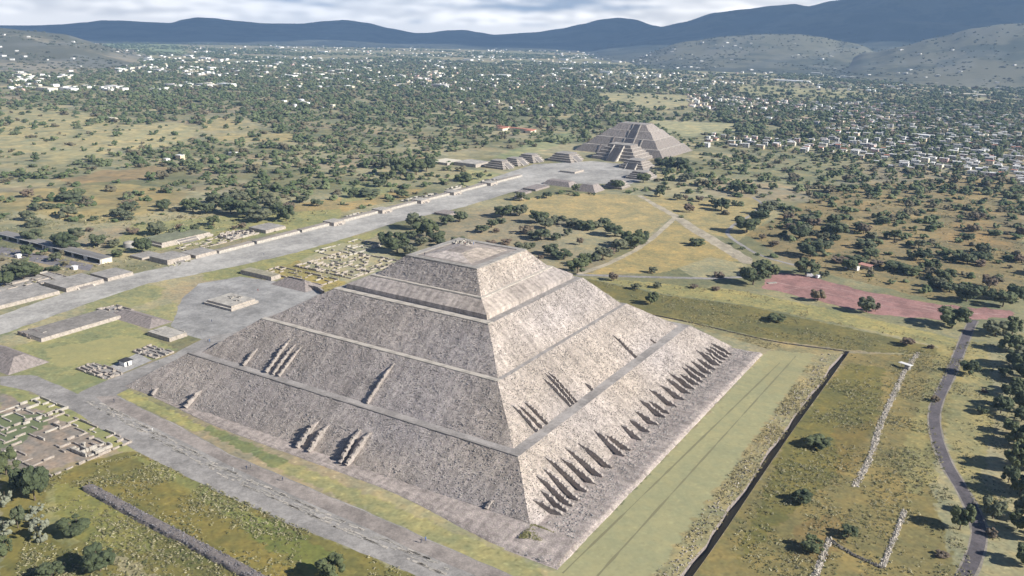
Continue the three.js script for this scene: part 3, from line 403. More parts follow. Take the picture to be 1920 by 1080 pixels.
platform('stepped platform right of the fore-platform at the far plaza\'s back', -205, -172, -678, -642, 10, { tiers: 4, step: 1.8, stair: 's', group: G });
platform('stepped platform behind trees on the far plaza\'s right side', -166, -138, -604, -576, 8, { tiers: 4, step: 1.6, stair: 'w', group: G });
platform('stepped platform half hidden by a tree at the far plaza\'s near right', -160, -138, -528, -506, 8, { tiers: 4, step: 1.4, stair: 'w', group: G });
platform('small flat altar in the middle of the far plaza', -246, -226, -590, -566, 2, { name: 'altar_platform', category: 'altar', mat: M.ruin, top: M.pale });
platform('grey unrestored mound at the near right of the far plaza', -176, -152, -494, -470, 7, { name: 'stone_mound', category: 'mound', mat: M.ruinDark, batter: 6 });
platform('flat brown mound along the near edge of the far plaza', -222, -188, -502, -482, 4.5, { name: 'stone_mound', category: 'mound', mat: M.ruinDark, batter: 4, top: M.ruinDark });
platform('low ruined palace left of the far plaza platforms', -372, -340, -560, -528, 4, { name: 'palace_ruin', category: 'ruin', mat: M.ruin, top: M.pale });
platform('long low ruin below trees west of the far plaza', -402, -376, -552, -520, 3, { name: 'palace_ruin', category: 'ruin', mat: M.ruin, top: M.cream });

// platforms on the west side of the avenue
const W0 = 'ruined platforms on the west side of the avenue';
const westRow = [
  ['low broad ruined platform at the left edge beside the avenue', -290, -264, 44, 84, 2.2], ['low ruined platform second from the left edge beside the avenue', -288, -264, 14, 40, 2.6], ['pale low platform at the corner of the museum road and avenue', -284, -265, -8, 11, 2.2],
  ['grey platform with a dark south wall beside the avenue', -287, -267, -56, -36, 3.4], ['low platform just north of the dark-walled avenue platform', -283, -266, -78, -59, 2.2], ['small low platform behind the grey avenue platform', -306, -292, -50, -34, 1.6],
];
for (const [l, a, b, c, d, h] of westRow) platform(l, a, b, c, d, h, { mat: M.ruin, top: M.plasterTop, stair: h > 2.4 ? 'e' : undefined, group: W0 });
platform('wide low platform with a central stair set back from the avenue', -338, -310, -112, -64, 3.4, { mat: M.ruin, top: grainy(0.27, 0.28, 0.18, 18), stair: 'e', tiers: 2, step: 1.4, group: W0 });
platform('flat ruined platform with dark rooms beside the avenue wall', -304, -284, -164, -142, 2.6, { mat: M.ruin, group: W0 });
// low rooms: walls in a grid, each wall a piece
function rooms(label, x0, x1, z0, z1, nx, nz, h, seed, keep = 0.75, mat = M.ruin, floor = M.plasterTop, group) {
  const t = thing('ruined_rooms', label, 'ruin', (x0 + x1) / 2, 0, (z0 + z1) / 2, group), r = rng(seed), w = x1 - x0, d = z1 - z0;
  if (floor) part('floor', sheet(outline([[-w / 2, -d / 2], [w / 2, -d / 2], [w / 2, d / 2], [-w / 2, d / 2]]), 0.05), floor, t);
  const wall = (x, z, lx, lz) => { const hh = h * (0.25 + 0.6 * r()), g = new THREE.BoxGeometry(lx, hh, lz), uv = g.attributes.uv; for (let i = 0; i < uv.count; i++) uv.setXY(i, uv.getX(i) * Math.max(lx, lz), uv.getY(i) * hh); const m = part('wall', g, r() < 0.12 ? M.pale : mat, t); m.position.set(x, hh / 2, z); };
  for (let i = 0; i <= nx; i++) for (let j = 0; j < nz; j++) if (r() < (i === 0 || i === nx ? 0.95 : keep)) { const L = (d / nz) * (0.4 + 0.8 * r()); wall(-w / 2 + (w * i) / nx + (r() - 0.5) * (i % nx ? (w / nx) * 0.7 : 0.6), -d / 2 + (d * (j + 0.5)) / nz, 0.6, L); }
  for (let j = 0; j <= nz; j++) for (let i = 0; i < nx; i++) if (r() < (j === 0 || j === nz ? 0.95 : keep)) { const L = (w / nx) * (0.4 + 0.8 * r()); wall(-w / 2 + (w * (i + 0.5)) / nx, -d / 2 + (d * j) / nz + (r() - 0.5) * (j % nz ? (d / nz) * 0.7 : 0.6), L, 0.6); }
  return t;
}
rooms('cluster of dark roofless rooms behind the avenue\'s west wall', -308, -288, -138, -110, 4, 5, 2.6, 4, 0.8);
rooms('low walls of small rooms between avenue and wide platform', -302, -286, -112, -70, 3, 6, 1.2, 14, 0.6, M.ruin, null);
rooms('low walled rooms at the left edge behind avenue platforms', -316, -292, 20, 78, 3, 6, 1.4, 5, 0.6);
// the retaining wall along the avenue's west edge, in lengths, with small stair blocks between them
const wallRuns = [[-78, -112], [-114, -160], [-162, -200], [-204, -262], [-266, -318], [-324, -372], [-378, -440], [-446, -510]];
wallRuns.forEach(([a, b], i) => { const t = thing('avenue_wall', `pale retaining wall along the avenue's west edge, ${['first', 'second', 'third', 'fourth', 'fifth', 'sixth', 'seventh', 'eighth'][i]} length from the left`, 'wall', -267, 0, (a + b) / 2, 'avenue retaining walls'); const L = a - b; part('face', batter(-3.2, 3.2, -L / 2, L / 2, -0.05, 1.9, 0.5), M.pale, t); const c = part('coping', new THREE.BoxGeometry(5.6, 0.2, L - 0.8), M.ruin, t); c.position.y = 1.99; });
[-201, -264, -321, -375, -443].forEach((z, i) => platform(`small block platform standing out of the avenue's west wall, ${['nearest', 'second nearest', 'third nearest', 'fourth nearest', 'farthest'][i]}`, -272, -259, z - 7, z + 7, 3, { mat: M.ruin, top: M.pale, stair: 'e', stairWidth: 4, group: 'blocks on the avenue wall' }));
[[-276, -268, -246, -226], [-282, -270, -338, -312], [-280, -270, -362, -342], [-284, -271, -420, -388], [-282, -270, -470, -446]].forEach(([a, b, c, d], i) => rooms(`pale tumbled ruin on the avenue's west edge, ${['nearest', 'second nearest', 'third nearest', 'fourth nearest', 'farthest'][i]}`, a, b, c, d, 2, 4, 2.2, 60 + i, 0.7, M.pale, null, 'ruins along the avenue\'s west edge'));
[[-222, -206, -300, -284], [-218, -206, -432, -418], [-222, -206, -470, -440]].forEach(([a, b, c, d], i) => platform(`low ruined platform on the avenue's east edge, ${['nearest', 'middle', 'farthest'][i]} of three`, a, b, c, d, 1.8, { mat: M.ruinDark, top: M.ruinDark, group: 'low ruins on the avenue\'s east edge' }));

// between avenue and great pyramid
platform('long gravel-topped platform with a pale east wall beside the avenue', -213.7, -193.9, 50.6, 98.2, 1.9, { mat: M.ruin, top: grainy(0.33, 0.30, 0.27, 18), batter: 0.8 });
rooms('broken dark walls at the south end of the long platform', -215.5, -202.2, 88.8, 98.0, 3, 2, 3, 17, 0.8, M.ruinDark);
rooms('low cross walls on top of the long platform\'s north end', -217.9, -200.4, 39.1, 50.0, 2, 4, 1.6, 18, 0.7, M.ruin);
platform('brown gravel mound at the left edge with a pale lit slope', -203.8, -164.8, 111.2, 131.9, 5, { name: 'stone_mound', category: 'mound', mat: M.ruinDark, batter: 8, top: grainy(0.28, 0.24, 0.22, 16) });
platform('brown earth mound beside the plaza\'s near left corner', -207.3, -166.3, 37.7, 53.5, 3, { name: 'stone_mound', category: 'mound', mat: M.ruinDark, batter: 8, top: grainy(0.33, 0.28, 0.24, 16) });
platform('pale ruined platform with a dark south wall by the plaza corner', -158.9, -140.6, 48.7, 60.2, 2.2, { mat: M.ruin, top: M.pale });
rooms('white rubble rooms on top of the plaza corner platform', -158.7, -141.9, 49.2, 59.0, 3, 4, 3.2, 22, 0.6, M.pale, null);
rooms('low walled enclosure nearest the southern path crossing', -145.7, -122.8, 100.2, 109.3, 3, 4, 1.5, 24, 0.85);
rooms('low walled enclosure beside the great pyramid\'s west foot', -144.1, -126.5, 68.8, 79.7, 3, 4, 1.5, 25, 0.85);
pave('enclosure_floor', [[-135.6,100.4],[-123.8,100.4],[-126.1,81.8],[-140.6,79.5]], M.concrete, 0.03);
{ // small guard hut
  const t = thing('guard_hut', 'small white hut with a dark roof between the two enclosures', 'hut', ...(([a, b]) => [a, 0, b])([-131.7,92.6]));
  part('wall', new THREE.BoxGeometry(4, 2.6, 4), M.white, t).position.y = 1.3; const rf = new THREE.ConeGeometry(3.9, 1.3, 4); rf.rotateY(Math.PI / 4); part('roof', rf, M.dark, t).position.y = 3.25;
  const d = part('door', new THREE.BoxGeometry(0.06, 2, 1), M.dark, t); d.position.set(2.02, 1, 0.3);
}
platform('platform with a long dark south wall on the plaza\'s far side', -211.1, -181.8, -59.5, -50.5, 2.8, { mat: M.ruin, top: grainy(0.43, 0.39, 0.28, 16) });
platform('grey stone mound on the plaza\'s far side', -177.6, -146.0, -62.0, -45.2, 5, { name: 'stone_mound', category: 'mound', mat: M.ruinDark, batter: 9, top: M.ruinDark });
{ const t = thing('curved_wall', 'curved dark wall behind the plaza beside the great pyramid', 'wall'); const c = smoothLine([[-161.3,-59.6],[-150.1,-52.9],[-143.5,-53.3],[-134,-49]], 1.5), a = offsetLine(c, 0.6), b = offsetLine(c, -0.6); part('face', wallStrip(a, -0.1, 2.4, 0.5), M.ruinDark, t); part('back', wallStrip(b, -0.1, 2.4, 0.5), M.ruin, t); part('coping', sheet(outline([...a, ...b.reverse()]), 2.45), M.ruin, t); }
rooms('field of pale excavated house walls left of the great pyramid\'s top', -194.3, -143.3, -138.2, -85.1, 13, 9, 1.7, 33, 0.42, M.ruin, null);
rooms('pale broken walls between the house ruins and the avenue', -212.6, -184.3, -170.4, -122.0, 5, 8, 1.6, 34, 0.4, M.pale, null);
rooms('tumbled walls in yellow grass behind the plaza', -202.4, -148.2, -77.7, -61.8, 7, 3, 1.4, 35, 0.4, M.ruin, null);
rooms('pinkish excavated floor with low walls at the lower left', -110, -58, 142, 176, 9, 7, 1.3, 41, 0.36, M.ruin, null);
rooms('pale stub walls beside the dark green lawn at the left edge', -128, -108, 138, 164, 3, 5, 1.5, 42, 0.6, M.pale, null);
rooms('small heap of pale walls at the near end of the excavation', -72, -61, 149, 160, 3, 3, 2.2, 43, 0.7, M.pale, null);
{ // broad low wall of piled dark stone in the lower left meadow
  const t = thing('stone_bank', 'long broad bank of piled dark stones in the lower left meadow', 'wall'), c = smoothLine([[-39.5,173.4],[-8.2,175.2],[20.4,176.2],[51.7,177.7],[70.9,178.9]], 1.6), pos = [], uv = [], ix = [], prof = [[-2.3, -0.2], [-1.8, 1.0], [-0.8, 1.3], [0.8, 1.3], [1.8, 1.0], [2.4, -0.2]];
  c.forEach((p, i) => { const a = c[Math.max(0, i - 1)], b = c[Math.min(c.length - 1, i + 1)], l = Math.hypot(b[0] - a[0], b[1] - a[1]), nx = -(b[1] - a[1]) / l, nz = (b[0] - a[0]) / l; prof.forEach(([d, h], k) => { const o = (noise(i * 0.7 + k * 9, k * 3) - 0.5) * 0.7; pos.push(p[0] + nx * (d + o * 0.5), h < 0 ? h : h + o, p[1] + nz * (d + o * 0.5)); uv.push(i * 1.6, d); if (i && k) { const q = i * 6 + k; ix.push(q - 7, q - 6, q, q - 7, q, q - 1); } }); });
  const g = new THREE.BufferGeometry(); g.setAttribute('position', new THREE.Float32BufferAttribute(pos, 3)); g.setAttribute('uv', new THREE.Float32BufferAttribute(uv, 2)); g.setIndex(ix); g.computeVertexNormals(); part('core', g, M.rubbleWall, t);
  const r = rng(44), list = []; for (let i = 0; i < 1500; i++) { const p = c[Math.floor(r() * c.length)], tt = 0.1 + 0.16 * r() * r() + (r() < 0.03 ? 0.14 : 0); list.push([p[0] + (r() - 0.5) * 3.6, 0.9 + r() * 0.4, p[1] + (r() - 0.5) * 3.6, 0.12 + 0.2 * r(), tt * 1.02, tt * 0.97, tt * 1.03]); } scatter('piled_stones', list, stoneMat, t);
}
// lines of loose pale stone in the right-hand meadow
function stoneLine(label, pts, n, wide, seed, tone = 0.4, bed = true) {
  const t = thing('stone_line', label, 'rubble'), c = smoothLine(pts, 0.8), r = rng(seed), list = [];
  for (let i = 0; i < n; i++) { const p = c[Math.floor(r() * c.length)], k = tone * (0.45 + 0.8 * r()), e = (r() + r() - 1) * wide; list.push([p[0] + e, 0.06 + r() * 0.28 * (1 - Math.abs(e) / wide), p[1] + (r() - 0.5) * 1.4, 0.12 + 0.34 * r() * r(), k * 1.08, k * 0.98, k * 0.84]); }
  scatter('loose_stones', list, stoneMat, t);
  if (!bed) return;
  const a = offsetLine(c, wide * 0.55), b = offsetLine(c, -wide * 0.55); part('mortar_bed', sheet(outline(ragged([...a, ...b.reverse()], wide * 0.7, 1.5)), 0.03), grainy(tone * 1.15, tone * 1.02, tone * 0.84, 9), t);
}
stoneLine('line of pale loose stones running down from the white shelter', [[197.1,-156.8],[195,-129.4],[194.9,-92.3],[195.4,-47.3],[197,-13.1],[196.5,13.7]], 1900, 1.7, 51, 0.5);
stoneLine('short line of pale stones near the road bend at lower right', [[215.1,22.1],[214.8,39.5],[214.2,62.7]], 600, 1.2, 52, 0.46);
stoneLine('pale stone line at the bottom edge right of the lawn', [[196.2,55.8],[196.6,70.2],[197.1,86.6]], 500, 1.4, 53, 0.48);
stoneLine('dark low stone row joining two pale stone lines at lower right', [[196.8,56.9],[204.9,61.2],[213.9,63.6]], 420, 1.3, 54, 0.16);
stoneLine('scatter of pale stones along the outer edge of the lawn', [[157.2,-126.9],[157.2,-62.6],[157.4,8.1],[157.6,61.3],[158.4,108.9]], 900, 4.5, 55, 0.4, false);
{ const [x, z] = [194.3,-129], t = thing('white_shelter', 'small white flat-roofed shelter at the head of a stone line', 'shelter', x, 0, z); const rf = part('roof', new THREE.BoxGeometry(7, 0.25, 2.6), M.white, t); rf.position.y = 2.3; rf.rotation.y = -0.5; rf.rotation.z = 0.05; for (const [a, b] of [[-2.6, -1], [2.6, -1], [-2.6, 1], [2.6, 1]]) { const p = part('post', new THREE.CylinderGeometry(0.09, 0.09, 2.3, 8), M.steel, t); p.position.set(a * 0.88 + b * 0.48, 1.15, b * 0.88 - a * -0.48); } const w = part('wall', new THREE.BoxGeometry(2.4, 2, 1.8), M.concrete, t); w.position.set(1.2, 1, 0.8); w.rotation.y = -0.5; }

// the long museum building at the left with its deep shaded front
{
  const t = thing('museum_building', 'long low flat-roofed building with a deep shaded front at left', 'building', -360, 0, -14), L = 130, x0 = -75, x1 = 55;
  const rf = part('roof', new THREE.BoxGeometry(L, 0.5, 9), grainy(0.37, 0.35, 0.33, 18), t); rf.position.set((x0 + x1) / 2, 3.6, -1.6);
  const bk = part('back_wall', new THREE.BoxGeometry(L, 3.4, 0.4), M.greyWall, t); bk.position.set((x0 + x1) / 2, 1.7, -5.6);
  const fl = part('step', new THREE.BoxGeometry(L, 0.25, 2.2), M.pale, t); fl.position.set((x0 + x1) / 2, 0.13, 3.4);
  const fs = part('fascia', new THREE.BoxGeometry(L, 0.45, 0.25), M.white, t); fs.position.set((x0 + x1) / 2, 3.58, 3.1);
  for (const x of [54, 38, 36, 22, 8, -4, -7, -10, -14, -30, -46, -60]) { const p = part('pillar', new THREE.BoxGeometry(x === -4 ? 4 : 1.1, 3.35, 1.1), M.white, t); p.position.set(x, 1.68, 2.3); }
  const e = part('end_wall', new THREE.BoxGeometry(0.4, 3.35, 8), M.cream, t); e.position.set(55, 1.68, -1.6);
}
for (const [p, l] of [[[-307.8,6.5], 'small white kiosk on the near side of the museum court'], [[-365.9,11.3], 'small white kiosk left on the museum court']]) { const t = thing('white_kiosk', l, 'kiosk', p[0], 0, p[1], 'kiosks on the museum court'); part('wall', new THREE.BoxGeometry(3, 2.3, 3), M.white, t).position.y = 1.15; part('roof', new THREE.BoxGeometry(3.6, 0.2, 3.6), M.white, t).position.y = 2.4; }
{ const [x, z] = [-331.6,-52.4], t = thing('domed_tank', 'pale round-topped tank beside a dark tree near the avenue', 'tank', x, 0, z); part('wall', new THREE.CylinderGeometry(4.2, 4.4, 3, 20), M.concrete, t).position.y = 1.5; const d = new THREE.SphereGeometry(4.2, 20, 8, 0, 6.3, 0, 1.57); d.scale(1, 0.4, 1); part('dome', d, M.pale, t).position.y = 3; }
{ const [x, z] = [-199.4,-396.3], t = thing('stone_hut', 'small pale flat-roofed ruin beside a tree on the north field', 'ruin', x, 0, z); part('wall', batter(-4, 4, -4, 4, -0.05, 3, 0.4), M.ruin, t); part('roof', new THREE.BoxGeometry(7.4, 0.25, 7.4), M.pale, t).position.y = 3.1; }

// by the clay field
function van(label, p, turn) {
  const t = thing('white_van', label, 'van', p[0], 0, p[1], 'vans under the trees'); t.rotation.y = turn;
  const s = new THREE.Shape(); s.moveTo(-2.5, 0.4); s.lineTo(-2.5, 2.1); s.quadraticCurveTo(-2.4, 2.3, -2.1, 2.3); s.lineTo(1.2, 2.3); s.lineTo(2.0, 1.35); s.lineTo(2.6, 1.15); s.lineTo(2.65, 0.4); s.closePath();
  const g = new THREE.ExtrudeGeometry(s, { depth: 1.8, bevelEnabled: true, bevelSize: 0.06, bevelThickness: 0.06, bevelSegments: 2 }); g.translate(0, 0, -0.9); part('body', g, plain(0.8, 0.8, 0.8, { roughness: 0.35 }), t);
  const ws = part('windscreen', new THREE.BoxGeometry(0.05, 1.1, 1.6), M.glass, t); ws.position.set(1.68, 1.86, 0); ws.rotation.z = 0.7;
  for (const x of [-1.6, 1.7]) for (const z of [-0.9, 0.9]) { const w = new THREE.CylinderGeometry(0.36, 0.36, 0.22, 14); w.rotateX(Math.PI / 2); const wh = part('wheel', w, M.dark, t); wh.position.set(x, 0.36, z); const rm = new THREE.CylinderGeometry(0.2, 0.2, 0.26, 12); rm.rotateX(Math.PI / 2); part('rim', rm, M.steel, wh); }
}
van('white van parked under trees by the clay field, left of two', [111.5,-277.4], 0.4); van('white van parked under trees by the clay field, right of two', [117.2,-278.2], 1.2);
{ const [x, z] = [132.1,-316.5], t = thing('site_trailer', 'long white trailer hut beside the red-roofed shed', 'trailer', x, 0, z); t.rotation.y = -0.35; const b = part('wall', new THREE.BoxGeometry(10, 2.6, 3), M.white, t); b.position.y = 1.6; part('roof', new THREE.BoxGeometry(10.3, 0.2, 3.3), M.white, t).position.y = 3; for (const s of [-3, 0, 3]) { const w = part('window', new THREE.BoxGeometry(1.2, 0.9, 0.06), M.glass, t); w.position.set(s, 1.9, 1.52); } }
{ const [x, z] = [139.9,-324.1], t = thing('red_shed', 'open shed with a red sheet roof beside the white trailer', 'shed', x, 0, z); t.rotation.y = -0.35; const rf = part('roof', new THREE.BoxGeometry(9.5, 0.2, 5), plain(0.5, 0.25, 0.2), t); rf.position.y = 3.2; rf.rotation.x = 0.12; for (const a of [-4.2, 4.2]) for (const b of [-2, 2]) part('post', new THREE.CylinderGeometry(0.1, 0.1, 3.1, 8), M.steel, t).position.set(a, 1.55, b); const w = part('back_wall', new THREE.BoxGeometry(9, 2.6, 0.15), M.cream, t); w.position.set(0, 1.3, -2); }
{ const [x, z] = [93.5,-244.8], t = thing('stone_slab', 'pale stone slab at the near left corner of the clay field', 'slab', x, 0, z); const g = new THREE.BoxGeometry(7, 0.5, 2.2); part('block', g, M.pale, t).position.y = 0.25; t.rotation.y = 0.9; }

// ---------------------------------------------------------------- trees
// a crown in a unit box (x, z within 0.5, y from about 0.15 to 1): clumps of foliage with leaf sprays standing off them
function crownGeometry(seed, clumps, sprays, detail, o = {}) {
  const r = rng(seed), gs = [];
  for (let c = 0; c < clumps; c++) {
    const a = r() * 6.283, rad = c ? 0.1 + 0.26 * Math.sqrt(r()) : 0, h = (o.low ?? 0.3) + (0.92 - (o.low ?? 0.3) - 0.14) * r(), lim = 1 - 0.45 * Math.pow(Math.abs(h - 0.55) * 2, 2), R = (o.r0 ?? 0.13) + 0.09 * r();
    const cx = Math.cos(a) * rad * lim * 1.15, cz = Math.sin(a) * rad * lim * 1.15, g = new THREE.IcosahedronGeometry(R, detail), p = g.attributes.position;
    for (let i = 0; i < p.count; i++) { const x = p.getX(i), y = p.getY(i), z = p.getZ(i), k = 0.72 + 0.62 * hash(Math.round((x / R) * 37) + c * 91 + seed * 13, Math.round((y / R) * 41 + (z / R) * 67)); p.setXYZ(i, cx + x * k, h + y * k * 0.85, cz + z * k); }
    gs.push(g.deleteAttribute('uv'));
    const n = Math.round(sprays / clumps), pos = [];
    for (let i = 0; i < n; i++) {
      const u = r() * 2 - 1, b = r() * 6.283, q = Math.sqrt(1 - u * u), d = R * (0.9 + 0.42 * r()), px = cx + Math.cos(b) * q * d, py = h + u * d * 0.85, pz = cz + Math.sin(b) * q * d, s = (o.leaf ?? 0.035) * (0.6 + 0.8 * r());
      for (let k = 0; k < 3; k++) pos.push(px + (r() - 0.5) * 2 * s, py + (r() - 0.5) * 1.7 * s, pz + (r() - 0.5) * 2 * s);
    }
    const t = new THREE.BufferGeometry(); t.setAttribute('position', new THREE.Float32BufferAttribute(pos, 3)); gs.push(t);
  }
  const g = mergeGeometries(gs.map((x) => { const y = x.index ? x.toNonIndexed() : x; y.deleteAttribute('normal'); return y; })); g.computeVertexNormals(); return g;
}
function trunkGeometry(seed) {
  const r = rng(seed), gs = [], limb = (a, b, r0, r1) => { const d = new THREE.Vector3().subVectors(b, a), g = new THREE.CylinderGeometry(r1, r0, d.length(), 7, 1); g.translate(0, d.length() / 2, 0); g.applyQuaternion(new THREE.Quaternion().setFromUnitVectors(new THREE.Vector3(0, 1, 0), d.normalize())); g.translate(a.x, a.y, a.z); gs.push(g); };
  const top = new THREE.Vector3((r() - 0.5) * 0.06, 0.34, (r() - 0.5) * 0.06); limb(new THREE.Vector3(0, -0.02, 0), top, 0.05, 0.034);
  for (let i = 0; i < 4; i++) { const a = i * 1.6 + r(); limb(top.clone().setY(0.24 + 0.1 * r()), new THREE.Vector3(Math.cos(a) * 0.24, 0.58 + 0.2 * r(), Math.sin(a) * 0.24), 0.026, 0.01); }
  return mergeGeometries(gs);
}
const leafMat = (r, g, b) => new THREE.MeshStandardMaterial({ color: new THREE.Color(r, g, b), roughness: 0.9 });
const CROWN = [1, 2, 3, 4].map((s) => crownGeometry(s * 7, 30, 1700, 1, { r0: 0.075, leaf: 0.034 })), SHRUB = [5, 6, 7].map((s) => crownGeometry(s * 7, 20, 1000, 1, { low: 0.1, r0: 0.1, leaf: 0.042 })), CACTUS = [8].map((s) => crownGeometry(s * 7, 22, 260, 1, { low: 0.1, r0: 0.06, leaf: 0.045 }));
const TRUNK = [1, 2].map((s) => trunkGeometry(s * 5));
const LEAF = [[leafMat(0.064, 0.08, 0.035), leafMat(0.052, 0.068, 0.03), leafMat(0.08, 0.096, 0.04)], [leafMat(0.095, 0.105, 0.058), leafMat(0.11, 0.116, 0.066), leafMat(0.08, 0.095, 0.048)], [leafMat(0.15, 0.11, 0.075), leafMat(0.13, 0.1, 0.07), leafMat(0.16, 0.125, 0.08)], [leafMat(0.19, 0.2, 0.145), leafMat(0.2, 0.21, 0.15), leafMat(0.18, 0.19, 0.14)]];
let treeSeed = 0;
function tree(x, z, w, h, kind) {
  const k = treeSeed++, low = h < w * 0.62 || h < 3.4, cactus = kind === 3, g = new THREE.Group(); g.name = numbered(cactus ? 'prickly_pear' : low ? 'shrub' : 'tree'); g.position.set(x, 0, z);
  const rr = rng(k * 31 + 7), geo = cactus ? CACTUS[0] : low ? SHRUB[k % 3] : CROWN[k % 4];
  const c = part(low || cactus ? 'foliage' : 'crown', geo, LEAF[kind][Math.floor(rr() * 3)], g); c.scale.set(w * 1.12, h * 1.06, w * 1.12); c.rotation.y = rr() * 6.28; if (low) c.position.y = -0.06 * h;
  const t = part(low || cactus ? 'stem' : 'trunk', TRUNK[k % 2], M.bark, g); t.scale.set(w * 0.8, h * (low ? 0.7 : 1), w * 0.8);
  scene.add(g); g.userData.kindOf = low ? 'shrub' : 'tree'; return g;
}
const TONE = ['dark green', 'greyish', 'brownish', 'pale grey'];
const ORD = ['first', 'second', 'third', 'fourth', 'fifth', 'sixth', 'seventh', 'eighth', 'ninth', 'tenth', 'eleventh', 'twelfth', 'thirteenth', 'fourteenth', 'fifteenth', 'sixteenth', 'seventeenth', 'eighteenth', 'nineteenth', 'twentieth'];
